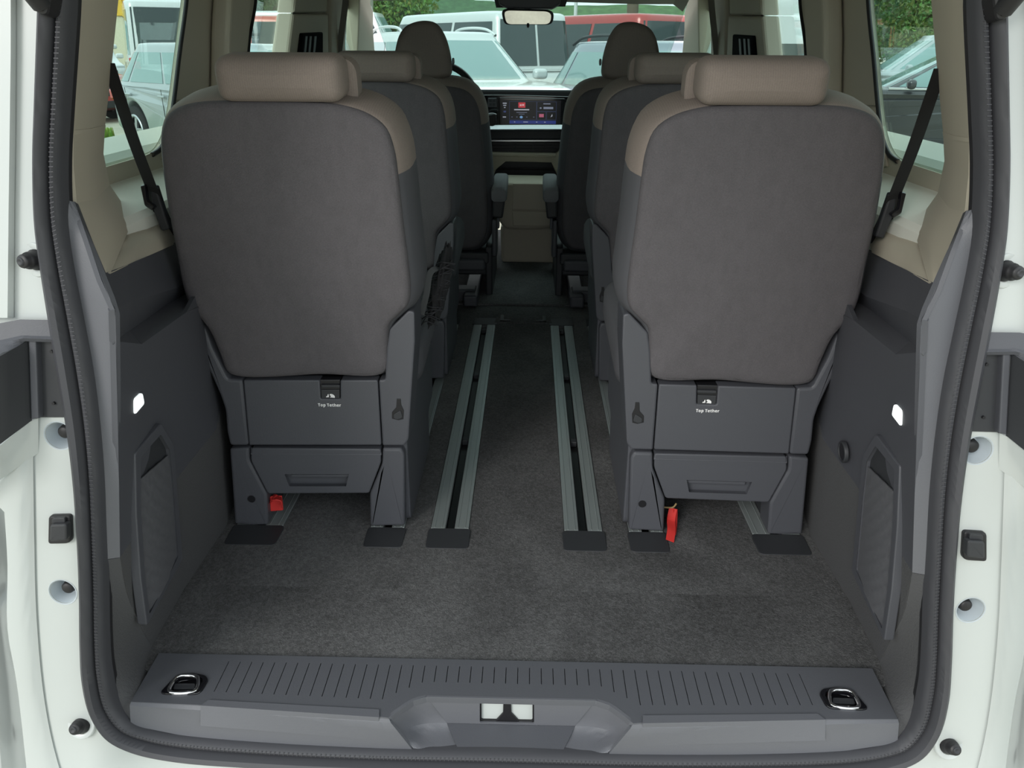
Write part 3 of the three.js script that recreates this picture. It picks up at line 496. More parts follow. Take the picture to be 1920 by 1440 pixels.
  part(wall, 'quarter_panel', S(sheet(Z([[[250, 411, -1.50], [285, 398, -1.56], [345, 370, -1.68]], [[229, 462, -1.29], [272, 442, -1.41], [335, 415, -1.58]], [[207, 513, -1.08], [255, 490, -1.26], [325, 459, -1.52]]]), 0.008, 4, 4, false, 30)), M.beige);
  // stepped sill under the rear quarter window
  const stepped = [[-0.90, 0.815], [-0.838, 0.795], [-0.826, 0.782], [-0.824, 0.76], [-0.808, 0.752], [-0.712, 0.712], [-0.702, 0.700], [-0.702, 0.62], [-0.72, 0.62]], dep = [];
  for (const z of [-1.30, -3.3]) dep.push(stepped.map(([x, y]) => V3(x, y, z)));
  part(wall, 'window_sill', S(loft(dep, { caps: false, closed: false, deg: 20 })), M.sillPale, 'pale stepped sill under the quarter window');
  // the wall above the belt line, with three window openings
  const onW = (x, y) => atX(x, y, WX);
  const top = 1.20;
  const quarter = [V3(WX, top, -1.32), V3(WX, top, onW(352, -90).z), onW(348, 0), onW(335, 100), onW(322, 205), onW(314, 248), onW(300, 278), onW(284, 290), V3(WX, onW(196, 318).y, -1.32)];
  const mid = [onW(482, -20), onW(478, 0), onW(464, 105), V3(WX, 0.80, onW(462, 120).z), V3(WX, 0.80, onW(538, 120).z), onW(541, 105), onW(553, 0), onW(555, -20)].map((p) => p.clone()); mid[0].y = top; mid[7].y = top;
  const fr = [V3(WX, top - 0.04, -3.42), V3(WX, top - 0.04, -3.86), V3(WX, 0.80, -4.35), V3(WX, 0.80, -3.42)];
  const holes = [quarter, mid, fr].map((pts) => ({ pts, round: 0.03 }));
  part(wall, 'upper_panel', S(slab([V3(WX, 0.55, -1.30), V3(WX, 1.32, -1.30), V3(WX, 1.32, -3.75), V3(WX, 0.80, -4.78), V3(WX, 0.55, -4.78)], 0.01, { bevel: 0.002, holes })), M.beige);
  part(wall, 'outer_skin', S(span(-0.97, -0.90, -0.42, 0.77, -0.98, -5.0, 0.02)), M.white);
  for (const [n, pts, lab] of [[1, quarter, 'rear quarter'], [2, mid, 'sliding door'], [3, fr, 'front door']]) {
    const w = structure('window_' + (n + side * 3), lab + ' window glass of the ' + (side ? 'socket side' : 'side without socket'), 'window');
    const gx = V3(-0.004, 0, 0);
    part(w, 'pane', S(slab(pts.map((p) => p.clone().add(gx)), 0.004, { bevel: 0, round: 0.03 })), M.glass);
    const runs = n === 1 ? [[1, 2, 3, 4, 5, 6, 7]] : n === 2 ? [[0, 1, 2, 3], [4, 5, 6, 7]] : [[0, 3]];
    for (const r of runs) part(w, 'window_seal', S(tube(r.map((i) => pts[i].clone().add(V3(0.002, 0, 0))), 0.0055, 40, 6)), M.rubberBlack);
  }
  // centre and front pillar covers
  const cp = (x, y) => atX(x, y, WX + 0.006);
  part(wall, 'centre_pillar', S(slab([[355, -90], [352, 0], [340, 90], [330, 188], [462, 188], [462, 120], [470, 40], [476, -90]].map(([x, y]) => cp(x, y)), 0.006, { bevel: 0.002, seg: 2 })), M.beige);
  part(wall, 'centre_pillar', S(slab([[329, 191], [325, 208], [316, 250], [306, 300], [462, 300], [462, 191]].map(([x, y]) => cp(x, y)), 0.006, { bevel: 0.002, seg: 2 })), M.beige);
  part(wall, 'centre_pillar_rib', S(slab([[438, -90], [430, 60], [428, 240], [464, 240], [464, 100], [480, -90]].map(([x, y]) => atX(x, y, WX + 0.06)), 0.05, { bevel: 0.012, seg: 3 })), M.beige);
  part(wall, 'door_pillar', S(slab([[558, -90], [554, 0], [552, 24], [614, 24], [618, -90]].map(([x, y]) => atX(x, y, WX + 0.05)), 0.06, { bevel: 0.012, seg: 3 })), M.beige);
  const dp = part(wall, 'door_pillar', S(slab([[551.5, 25.5], [541, 110], [538, 170], [618, 170], [616, 25.5]].map(([x, y]) => atX(x, y, WX + 0.05)), 0.06, { bevel: 0.012, seg: 3 })), M.beige);
  const slot = part(dp, 'belt_outlet', S(slab([[568, 62], [606, 60], [606, 150], [558, 150]].map(([x, y]) => atX(x, y, WX + 0.062)), 0.02, { bevel: 0.004, round: 0.012 })), M.matte, 'black belt outlet in the door pillar');
  for (const x of [573, 581, 590]) part(slot, 'slat', S(slab([[x, 68], [x + 4, 68], [x - 3, 146], [x - 7, 146]].map(([a, y]) => atX(a, y, WX + 0.066)), 0.01, { bevel: 0.001 })), M.plasticDark);
  part(wall, 'front_pillar', S(slab([[618, -90], [622, 0], [622, 160], [650, 160], [648, 90], [655, -90]].map(([x, y]) => atX(x, y, WX + 0.04)), 0.05, { bevel: 0.01 })), M.beige);
  part(wall, 'door_frame', S(slab([[618, 150], [700, 150], [700, 420], [618, 420]].map(([x, y]) => atX(x, y, WX + 0.02)), 0.05, { bevel: 0.01 })), M.beige);
  // windscreen pillar
  part(wall, 'screen_pillar', S(slab([atZ(672, -60, -3.78), atZ(716, -60, -3.95), atZ(698, 14, -4.05), atZ(693, 50, -4.1), atZ(700, 100, -4.2), atZ(708, 140, -4.3), atZ(672, 140, -3.95)], 0.06, { bevel: 0.008, seg: 3 })), M.beige);
  // grey front belt hanging in the door opening
  return wall;
}
sideWall(0); sideWall(1);
for (const side of [0, 1]) {
  const S = (g) => (side ? mirrored(g) : g), dir = V3(1, 0, 0.2);
  const a = atZ(203, 118, -1.37), b = atZ(218, 165, -1.38), c = atZ(250, 262, -1.42), e = atZ(283, 350, -1.46), m = (p) => (side ? mx(p) : p);
  const belt = thing('seat_belt', side ? 'black seat belt hanging before the quarter window by the dark saloon' : 'black seat belt hanging before the quarter window by the silver hatchback', 'seat belt', m(e), { group: 'rear seat belts' });
  part(belt, 'webbing', S(strap([a, b, c, e], 0.024, 0.0015, dir)), M.belt);
  part(belt, 'webbing', S(strap([e, atZ(300, 395, -1.49), atZ(322, 440, -1.53)], 0.03, 0.002, dir)), M.belt);
  part(belt, 'tongue', S(slab([[262, 348], [272, 346], [276, 378], [291, 388], [285, 396], [270, 386]].map(([x, y]) => atZ(x, y, -1.452)), 0.012, { bevel: 0.003, round: 0.004, seg: 3 })), M.pianoBlack);
  part(belt, 'buckle', S(slab([[279, 350], [292, 348], [310, 405], [318, 430], [302, 434], [286, 392]].map(([x, y]) => atZ(x, y, -1.465)), 0.016, { bevel: 0.004, round: 0.005, seg: 3 })), M.plasticDark);
  // front belts, light grey
  const fb = thing('seat_belt', side ? 'light grey front seat belt by the passenger door window' : 'light grey front seat belt by the door window next to the steering wheel', 'seat belt', m(atZ(634, 120, -3.4)), { group: 'front seat belts' });
  part(fb, 'webbing', S(strap([atZ(652, -40, -3.45), atZ(646, 20, -3.43), atZ(638, 80, -3.41), atZ(632, 130, -3.4)], 0.03, 0.002, V3(1, 0, 0.5))), std(0.22, 0.215, 0.19, 0.8));
}
{
  const roof = structure('ceiling', 'pale roof lining of the van', 'roof lining');
  part(roof, 'lining', slab([V3(-0.86, 1.30, -1.04), V3(0.88, 1.30, -1.04), V3(0.88, 1.27, -3.65), V3(-0.86, 1.27, -3.65)], 0.03, { bevel: 0.004 }), M.lining);
  part(roof, 'outer_roof', span(-0.9, 0.92, 1.345, 1.40, -1.05, -3.9, 0.02), M.white);
  const hd = [[700, 2], [760, 0], [900, 0], [1000, 2], [1100, 5], [1200, 8], [1262, 8], [1280, 22]].map(([x, y]) => atZ(x, y, -3.82));
  part(roof, 'header', sheet([hd.map((p) => V3(p.x, p.y + 0.16, -3.55)), hd.map((p) => V3(p.x, p.y + 0.03, -3.72)), hd], 0.01, 3, 3), M.lining);
  const oc = part(roof, 'overhead_console', slab([[930, -20], [1056, -20], [1050, 8], [1036, 16], [952, 16], [936, 8]].map(([x, y]) => atZ(x, y, -3.66)), 0.12, { bevel: 0.008, seg: 3 }), M.plastic, 'dark grey overhead console');
  for (const [x, y] of [[940, 8], [1050, 6]]) part(oc, 'sensor_cover', slab([[x - 14, y - 12], [x + 16, y - 12], [x + 10, y + 6], [x - 10, y + 6]].map(([a, b]) => atZ(a, b, -3.72)), 0.03, { bevel: 0.004 }), M.plasticDark);
  const ws = structure('window_7', 'windscreen glass above the dashboard', 'windscreen');
  part(ws, 'pane', slab([V3(-0.74, 0.79, -4.78), V3(0.76, 0.79, -4.78), V3(0.72, 1.20, -3.80), V3(-0.70, 1.20, -3.80)], 0.005, { bevel: 0, round: 0.06 }), M.glass);
  const mir = thing('rear_view_mirror', 'wide rear view mirror hanging from the overhead console', 'mirror', atZ(990, 16, -3.7));
  const out = [[940, 22], [948, 18], [1030, 20], [1039, 26], [1037, 42], [1030, 47], [950, 47], [944, 42]].map(([x, y]) => atZ(x, y, -3.66 + (30 - y) * 0.00042));
  part(mir, 'housing', slab(out, 0.03, { bevel: 0.006, round: 0.015, seg: 4 }), M.plasticDark);
  const fl = out.map((p) => p.clone().lerp(atZ(990, 33, -3.6615), 0.1).add(V3(0, 0, 0.0015)));
  part(mir, 'mirror_glass', slab(fl, 0.003, { bevel: 0.0005, round: 0.014 }), M.mirror, 'mirror glass');
  part(mir, 'stem', span(-0.005, 0.025, atZ(990, 24, -3.7).y, 1.2, -3.71, -3.69, 0.006), M.plasticDark);
  part(mir, 'button', disc(atZ(990, 49, -3.655), V3(0, 0.2, 1), 0.006, 0.012, 12), M.black);
}

// ---------------------------------------------------------------- the six seats
// Rear seats are drawn in axes of their own: x towards the aisle, y up, z to the rear, origin on the floor under the middle of the back.
const SEAT = V3(-0.428, 0, -1.46);
const L = (x, y, z = -1.46) => atZ(x, y, z).sub(SEAT);
const tilt = plane(V3(0, -0.152, 1), V3(0, 0.37, -1.462));
const LT = (x, y, o = 0) => atPlane(x, y, tilt, o).sub(SEAT);
const letters = new TextGeometry('Top Tether', { font, size: 0.0068, depth: 0.0004, curveSegments: 3 }); letters.computeBoundingBox(); letters.translate(-letters.boundingBox.max.x / 2, 0, 0);
function childIcon() {                              // the small child-seat sign over the words
  const a = new THREE.Shape(); a.moveTo(-0.009, 0); a.lineTo(-0.003, 0.0005); a.lineTo(-0.0035, 0.0075); a.quadraticCurveTo(-0.006, 0.007, -0.006, 0.003); a.lineTo(-0.009, 0.002); a.closePath();
  const b = new THREE.Shape(); b.moveTo(-0.001, 0); b.lineTo(0.009, -0.001); b.quadraticCurveTo(0.0105, 0.004, 0.006, 0.0065); b.quadraticCurveTo(0.002, 0.009, -0.001, 0.007); b.lineTo(-0.0008, 0.0045); b.quadraticCurveTo(0.002, 0.004, 0.001, 0.002); b.closePath();
  return join([a, b].map((s) => new THREE.ExtrudeGeometry(s, { depth: 0.0004, bevelEnabled: false })));
}
function rearSeat(at, right, label, group, opts = {}) {
  const s = thing('van_seat', label, 'seat', at, { group, mirror: right });
  const P = (name, g, m, lab) => {                  // parts in the seat's own axes
    if (!right) g = g.clone().translate(at.x, at.y, at.z);
    return part(s, name, g, m, lab);
  };
  const Q = (parent, name, g, m, lab) => part(parent, name, right ? g : g.clone().translate(at.x, at.y, at.z), m, lab);
  // the back: an upholstered rear panel over a deeper shell whose shoulders are beige
  const px = [[330, 203], [365, 194], [420, 191], [560, 192], [635, 199], [690, 217], [722, 243], [738, 285], [746, 340], [755, 420], [765, 500], [769, 545], [765, 575], [745, 598], [730, 613], [727, 650], [721, 704], [600, 708], [428, 706], [407, 665], [389, 625], [375, 606], [352, 580], [340, 548], [325, 470], [310, 390], [300, 320], [296, 270], [299, 240], [310, 217]];
  const P3 = px.map(([x, y]) => LT(x, y)), f = { c: LT(530, 450), n: tilt.n, u: V3(1, 0, 0) }; f.v = f.n.clone().cross(f.u);
  const out = smoothOutline(P3.map((p) => { const d = p.clone().sub(f.c); return new THREE.Vector2(d.dot(f.u), d.dot(f.v)); }), 150), m4 = new THREE.Matrix4().makeBasis(f.u, f.v, f.n).setPosition(f.c);
  P('back_panel', puff(out, [[0.004, -0.03], [0, -0.02], [0.0015, -0.012], [0.006, -0.005], [0.014, -0.0015], [0.028, 0]], 0.012).applyMatrix4(m4), M.fabric, 'dark grey woven back panel');
  // shell, split at the hem where beige cloth meets grey
  const hem = LT(746, 332).sub(f.c).dot(f.v), o2 = out.map((p) => p.clone());
  for (const sgn of [-1, 1]) { let k = -1; o2.forEach((p, i) => { if (Math.sign(p.x) === sgn && (k < 0 || Math.abs(p.y - hem) < Math.abs(o2[k].y - hem))) k = i; }); o2[k].y = hem; }
  const layers = [[0.002, -0.16], [-0.012, -0.145], [-0.019, -0.12], [-0.019, -0.075], [-0.016, -0.05], [-0.008, -0.03], [0.0, -0.017], [0.006, -0.014]], shell = (keep) => puff(o2, layers, 0, keep, true, 0.3).applyMatrix4(m4);
  P('back_shell', shell((y) => y > hem), M.beigeCloth, 'beige cloth shoulders of the back');
  P('back_shell', shell((y) => y <= hem), M.fabricSide, 'grey cloth sides of the back');
  // headrest: a cushion on the top edge and the wider pad behind it
  const hc = atPlane(527, 158, tilt, -0.02).sub(SEAT), ho = rectOutline(0.216, 0.075, 0.026, 72);
  P('headrest', puff(ho, [[0.028, -0.055], [0.012, -0.052], [0.003, -0.042], [0, -0.028], [0, 0.012], [0.003, 0.026], [0.010, 0.036], [0.022, 0.042]], 0.004).rotateX(0.10).translate(hc.x, hc.y + 0.010, hc.z - 0.012), M.beigeCloth, 'low wide beige headrest');
  P('headrest_pad', puff(rectOutline(0.236, 0.085, 0.03, 72), [[0.02, -0.05], [0.004, -0.044], [0, -0.03], [0, 0.008], [0.008, 0.014]], 0.001).rotateX(0.10).translate(hc.x + 0.002, hc.y - 0.0, hc.z - 0.058), M.beigeCloth);
  for (const k of [-1, 1]) P('headrest_post', new THREE.CylinderGeometry(0.006, 0.006, 0.06, 12).translate(hc.x + k * 0.06, hc.y - 0.05, hc.z - 0.02), M.steel);
  // lower shell in plastic
  const sl = (pts, d, o = {}) => slab(pts.map(([x, y, z]) => L(x, y, z ?? -1.46)).map((p) => p.add(SEAT)), d, o).translate(-SEAT.x, -SEAT.y, -SEAT.z);
  P('base_panel', sl([[456, 713], [599, 713], [601, 748], [638, 748], [638, 713], [708, 713], [715, 835], [467, 835]], 0.03, { bevel: 0.003, round: 0.004 }), M.plastic);
  const tether = P('tether_slot', sl([[598, 712], [638, 712], [638, 750], [600, 750]].map(([x, y]) => [x, y, -1.466]), 0.02, { bevel: 0.002 }), M.black, 'black top tether slot');
  Q(tether, 'tether_bar', sl([[602, 722], [637, 722], [637, 727], [602, 727]], 0.012, { bevel: 0.001 }), M.plasticDark);
  Q(tether, 'tether_flap', sl([[602, 731], [637, 731], [637, 749], [603, 749]].map(([x, y]) => [x, y, -1.4635]), 0.004, { bevel: 0.001 }), M.plasticDark);
  const face = (g, x, y, o) => { const p = L(x, y, -1.46); g = g.clone(); if (right) g = mirrored(g, 0); return g.translate(p.x, p.y, p.z + o); };
  Q(tether, 'sign', face(childIcon(), 619, 746, -0.0028), M.print, 'white child seat sign');
  Q(tether, 'lettering', face(letters, 618, 762, 0.0002), M.print, 'white words Top Tether');
  const wingIn = P('side_shell', sl([[710, 713], [722, 712], [725, 652], [730, 618], [748, 600], [766, 582], [777, 585], [778, 640], [770, 760], [766, 824], [758, 836], [717, 836]], 0.10, { bevel: 0.004, round: 0.005, seg: 2 }), M.plastic);
  P('side_shell', sl([[454, 713], [426, 711], [398, 655], [384, 616], [366, 598], [362, 606], [374, 660], [396, 704], [414, 745], [422, 770], [425, 810], [431, 836], [466, 836]], 0.10, { bevel: 0.006, round: 0.008, seg: 3 }), M.plastic);
  const hook = Q(wingIn, 'release_recess', sl([[744, 748], [751, 748], [752, 759], [757, 770], [756, 786], [747, 788], [735, 785], [735, 773], [743, 764]].map(([x, y]) => [x, y, -1.4585]), 0.004, { bevel: 0.0006 }), M.black, 'black release loop recess');
  Q(wingIn, 'release_loop', sl([[738, 777], [751, 770], [755, 783], [746, 787], [738, 785]].map(([x, y]) => [x, y, -1.4565]), 0.004, { bevel: 0.001, round: 0.003 }), M.plasticDark);
  const drawer = P('drawer_front', sl([[471, 840], [714, 842], [714, 868], [692, 925], [502, 926], [470, 864]].map(([x, y]) => [x, y, -1.459]), 0.03, { bevel: 0.003, round: 0.006, holes: [{ pts: [[530, 887], [657, 887], [651, 914], [541, 914]].map(([x, y]) => atZ(x, y, -1.459)), round: 0.004 }] }), M.plastic, 'drawer front with pull recess');
  Q(drawer, 'pull_recess', sl([[528, 885], [660, 885], [653, 916], [540, 916]].map(([x, y]) => [x, y, -1.476]), 0.006, { bevel: 0 }), M.plastic);
  Q(drawer, 'pull_lip', sl([[545, 890], [655, 890], [653, 896], [546, 896]].map(([x, y]) => [x, y, -1.468]), 0.008, { bevel: 0.002 }), M.plastic);
  Q(drawer, 'drawer_top', sl([[470, 838.5], [715, 840.5], [715, 853], [470, 852]].map(([x, y], i) => [x, y, i < 2 ? -1.468 : -1.458]), 0.006, { bevel: 0.001 }), M.plastic);
  const legO = P('leg', sl([[430, 842], [466, 840], [467, 864], [500, 927], [503, 985], [470, 985.5], [440, 983]].map(([x, y]) => [x, y, -1.458]), 0.07, { bevel: 0.006, round: 0.006, seg: 3 }), M.plastic);
  const legI = P('leg', sl([[717, 841], [752, 841], [758, 852], [759, 986], [694, 987], [693, 927], [716, 870]].map(([x, y]) => [x, y, -1.458]), 0.07, { bevel: 0.006, round: 0.006, seg: 3 }), M.plastic);
  if (opts.hole) { const p = opts.hole === 'inner' ? L(735, 936, -1.4585) : L(472, 935, -1.4585); Q(opts.hole === 'inner' ? legI : legO, 'bolt_hole', disc(p.clone().add(V3(0, 0, 0.001)), V3(0, 0, 1), 0.0085, 0.003, 20), M.black); }
  // frame, cushion and side cover running forward
  P('frame', join([span(-0.19, 0.19, 0.13, 0.35, -0.03, -0.36, 0.006), span(-0.2, -0.13, 0.004, 0.2, -0.06, -0.37, 0.006), span(0.125, 0.195, 0.004, 0.2, -0.06, -0.37, 0.006)]), M.plasticDark);
  P('side_cover', slab([V3(0.199, 0.36, -0.02), V3(0.199, 0.47, -0.10), V3(0.197, 0.40, -0.34), V3(0.196, 0.26, -0.5), V3(0.196, 0.12, -0.48), V3(0.196, 0.11, -0.38), V3(0.196, 0.008, -0.38), V3(0.196, 0.008, -0.02)].map((p) => p.add(SEAT)), 0.02, { bevel: 0.004, round: 0.02 }).translate(-SEAT.x, -SEAT.y, -SEAT.z), M.plastic);
  P('cushion', puff(rectOutline(0.44, 0.46, 0.07, 90), [[0.02, -0.1], [0.004, -0.09], [0, -0.07], [0, -0.02], [0.008, -0.005], [0.03, 0]], 0.006).rotateX(-Math.PI / 2 + 0.09).translate(0.0, 0.415, -0.33), M.fabricSide);
  if (opts.strap === 'tucked') P('pull_strap', join([strap([L(505, 940, -1.5), L(515, 934, -1.47), L(526, 936, -1.468), L(528, 946, -1.475)], 0.022, 0.002, V3(0.3, 0.2, 1)), sl([[506, 931], [528, 930], [531, 957], [507, 959]].map(([x, y]) => [x, y, -1.478]), 0.004, { bevel: 0.0012, round: 0.003 })]), M.red, 'red pull strap folded up');
  if (opts.strap === 'hanging') {
    const X = (x, y, z) => { const p = atZ(x, y, z).sub(at); p.x = -p.x; return p; };
    P('pull_strap', join([strap([X(1262, 953, -1.50), X(1258, 975, -1.482), X(1259, 992, -1.455), X(1256, 1014, -1.425)], 0.019, 0.0018, V3(1, 0.3, 0)), strap([X(1266, 955, -1.50), X(1265, 980, -1.487), X(1262, 1000, -1.452)], 0.014, 0.0018, V3(0.8, 0.3, 0.5))]), M.red, 'red pull strap hanging down');
    P('strap_wire', tube([X(1236, 950, -1.50), X(1262, 951, -1.50), X(1268, 944, -1.5)], 0.0022, 10, 6), std(0.3, 0.22, 0.1, 0.6));
  }
  return s;
}
const RS = V3(2 * MID - SEAT.x, 0, SEAT.z), ROW = 0.845;
rearSeat(SEAT.clone(), false, 'rear row seat beside the stowed net, red strap tucked under it', 'rear row seats', { hole: 'outer', strap: 'tucked' });
rearSeat(RS.clone(), true, 'rear row seat beside the round wall socket, red strap hanging below', 'rear row seats', { hole: 'inner', strap: 'hanging' });
rearSeat(SEAT.clone().add(V3(0, 0, -ROW)), false, 'second row seat behind the steering wheel seat', 'second row seats');
rearSeat(RS.clone().add(V3(0, 0, -ROW)), true, 'second row seat behind the front passenger seat', 'second row seats');

function frontSeat(right) {
  const base = V3(-0.392, 0, -3.2), at = right ? V3(2 * MID - base.x, 0, base.z) : base.clone();
  const s = thing('front_seat', right ? 'front passenger seat with tall beige headrest' : 'driver seat with tall beige headrest behind the steering wheel', 'seat', at, { group: 'front seats', mirror: right });
  const P = (name, g, m, lab) => part(s, name, right ? g : g.clone().translate(at.x, at.y, at.z), m, lab), Q = (p, name, g, m, lab) => part(p, name, right ? g : g.clone().translate(at.x, at.y, at.z), m, lab);
  const tl = plane(V3(0, -0.12, 1), V3(0, 0.22, -3.22)), A = (x, y, o = 0) => atPlane(x, y, tl, o).sub(base), c = A(812, 320), u = V3(1, 0, 0), v = tl.n.clone().cross(u), m4 = new THREE.Matrix4().makeBasis(u, v, tl.n).setPosition(c);
  const half = [[862, 167], [884, 180], [897, 205], [903, 245], [910, 320], [914, 390], [911, 440], [896, 464], [850, 470]].map(([x, y]) => { const d = A(x, y).sub(c); return new THREE.Vector2(d.dot(u), d.dot(v)); });
  const cxl = -c.x; const whole = [...half, ...half.slice().reverse().map((p) => new THREE.Vector2(2 * cxl - p.x, p.y))];
  const out = smoothOutline(whole, 120);
  P('back_panel', puff(out, [[0.004, -0.03], [0, -0.018], [0.004, -0.008], [0.014, -0.002], [0.03, 0]], 0.012).applyMatrix4(m4), M.fabric);
  const hem = A(905, 236).sub(c).dot(v), o2 = out.map((p) => p.clone());
  for (const sg of [-1, 1]) { let k = -1; o2.forEach((p, i) => { if (Math.sign(p.x - cxl) === sg && (k < 0 || Math.abs(p.y - hem) < Math.abs(o2[k].y - hem))) k = i; }); o2[k].y = hem; }
  const layers = [[0.0, -0.17], [-0.018, -0.15], [-0.026, -0.12], [-0.026, -0.07], [-0.018, -0.04], [0.0, -0.02], [0.006, -0.014]];
  P('back_shell', puff(o2, layers, 0, (y) => y > hem).applyMatrix4(m4), M.beigeCloth, 'beige cloth shoulders of the back');
  P('back_shell', puff(o2, layers, 0, (y) => y <= hem).applyMatrix4(m4), M.fabricSide);
  // headrest on two posts
  const hp = [[733, 128], [737, 100], [746, 65], [760, 47], [790, 38], [815, 43], [830, 62], [840, 90], [845, 120], [844, 140], [832, 147], [790, 149], [745, 146]].map(([x, y]) => atZ(x, y, -3.17).sub(base)), hc = hp.reduce((a, b) => a.add(b), V3(0, 0, 0)).multiplyScalar(1 / hp.length);
  const hp2 = smoothOutline([[733, 128], [737, 100], [746, 65], [760, 47], [790, 38], [815, 43], [830, 62], [840, 90], [845, 120], [844, 140], [832, 147], [790, 149], [745, 146]].map(([x, y]) => { const p = atZ(x, y, -3.17).sub(base).sub(hc); return new THREE.Vector2(p.x, p.y); }), 90);
  const hr = P('headrest', puff(hp2, [[0.03, -0.085], [0.01, -0.08], [0.002, -0.066], [0, -0.05], [0.002, -0.025], [0.010, -0.008], [0.02, 0]], 0.006).translate(hc.x, hc.y, hc.z), M.beigeCloth, 'tall beige headrest');
  for (const k of [-1, 1]) P('headrest_post', new THREE.CylinderGeometry(0.006, 0.006, 0.1, 12).translate(hc.x + k * 0.065, hc.y - 0.15, hc.z - 0.04), M.steel);
  Q(hr, 'release_button', disc(V3(hc.x + 0.112, hc.y - 0.03, hc.z - 0.03), V3(1, 0, 0.2), 0.012, 0.004, 20), M.plasticDark);
  // folding armrest towards the aisle
  const arm = P('armrest', sweepArm(A), M.armrest, 'grey padded armrest towards the aisle');
  Q(arm, 'armrest_foot', slab([V3(0.27, 0.425, 0.0), V3(0.32, 0.425, 0.0), V3(0.31, 0.35, 0.0), V3(0.265, 0.355, 0.0)].map((p) => p.add(base)), 0.14, { bevel: 0.008, round: 0.01 }).translate(-base.x, -base.y, -base.z), M.plasticDark);
  // recliner cover, base, rails and cushion
  P('recliner_cover', box(0.022, 0.16, 0.12, 0.275, 0.26, -0.08, 0.01), M.plastic);
  Q(s.children[s.children.length - 1], 'recliner_lever', box(0.012, 0.07, 0.035, 0.29, 0.335, -0.05, 0.006), M.plasticLight);
  P('cushion', puff(rectOutline(0.45, 0.42, 0.08, 80), [[0.02, -0.11], [0.0, -0.08], [0, -0.02], [0.02, 0]], 0.008).rotateX(-Math.PI / 2 + 0.1).translate(0, 0.30, -0.34), M.fabricSide);
  P('seat_frame', join([span(-0.24, 0.24, 0.1, 0.17, -0.03, -0.08, 0.01), span(-0.25, 0.25, 0.15, 0.20, -0.02, -0.5, 0.01), span(0.235, 0.265, 0.0, 0.22, -0.04, -0.5, 0.008)]), M.plasticDark);
  P('cross_tube', join([span(-0.05, 0.235, 0.125, 0.175, 0.0, -0.04, 0.012), span(0.02, 0.2, 0.005, 0.06, 0.06, -0.02, 0.01)]), M.plastic);
  P('floor_rail', join([-1, 1].map((k) => span(k * 0.18 - 0.03, k * 0.18 + 0.03, 0.006, 0.055, 0.13, -0.6, 0.01))), M.plastic, 'grey seat rail end cap');
  return s;
}
function sweepArm() {
  const rings = [];
  for (const [z, w, h, y] of [[0.012, 0.6, 0.5, 0.468], [0.008, 0.9, 0.85, 0.468], [-0.005, 1, 1, 0.47], [-0.1, 1, 1, 0.482], [-0.27, 0.95, 0.9, 0.49], [-0.3, 0.8, 0.7, 0.49], [-0.305, 0.5, 0.4, 0.49]]) {
    const o = rectOutline(0.066 * w, 0.06 * h, 0.02 * h, 32);
    rings.push(o.map((p) => V3(0.295 + p.x, y - 0.022 + p.y, z)).reverse());
  }
  return loft(rings, { deg: 45 });
}
frontSeat(false); frontSeat(true);

// the bunched luggage net that hangs on the aisle side of the rear seat
{
  const c = atZ(812, 535, -1.66).add(V3(0.02, 0, 0)), net = thing('luggage_net', 'crumpled black luggage net hanging beside the rear seat', 'net', atZ(795, 610, -1.66));
  const bag = new THREE.SphereGeometry(1, 40, 32), p = bag.attributes.position;
  for (let i = 0; i < p.count; i++) { const a = V3(p.getX(i), p.getY(i), p.getZ(i)), n = 0.75 + 0.42 * vnoise(a.x * 5 + 20, a.y * 7 + a.z * 4 + 20, 64, 81) + 0.2 * vnoise(a.z * 16 + 40, a.y * 18 + 30, 64, 83); a.multiplyScalar(n); p.setXYZ(i, a.x * 0.019 + 0.018 * a.y, a.y * 0.08, a.z * 0.05); }
  bag.computeVertexNormals();
  part(net, 'mesh_bag', bag.translate(c.x - 0.005, c.y, c.z), std(0.012, 0.012, 0.014, 0.9), 'black crumpled mesh');
  const cords = [];
  for (let k = 0; k < 22; k++) { const t = (k + 0.8 * hash2(k, 1, 5)) / 22, y0 = c.y + 0.075 - 0.15 * t, xo = c.x + 0.022 - 0.045 * t; cords.push(tube([V3(xo - 0.026, y0 - 0.02 * hash2(k, 2, 5), c.z + 0.03), V3(xo - 0.008, y0 + 0.016 * (hash2(k, 3, 5) - 0.5), c.z + 0.052), V3(xo + 0.014, y0 + 0.03 * (hash2(k, 4, 5) - 0.5), c.z + 0.036)], 0.0014, 8, 5)); }
  part(net, 'cords', join(cords), std(0.022, 0.022, 0.026, 0.7), undefined, 'stuff');
  part(net, 'strap', strap([atZ(790, 590, -1.60), atZ(800, 550, -1.60), atZ(808, 510, -1.61), atZ(822, 503, -1.62), atZ(836, 512, -1.64)], 0.013, 0.0025, V3(1, -0.3, 0)), std(0.06, 0.065, 0.068, 0.7), 'grey webbing strap');
}

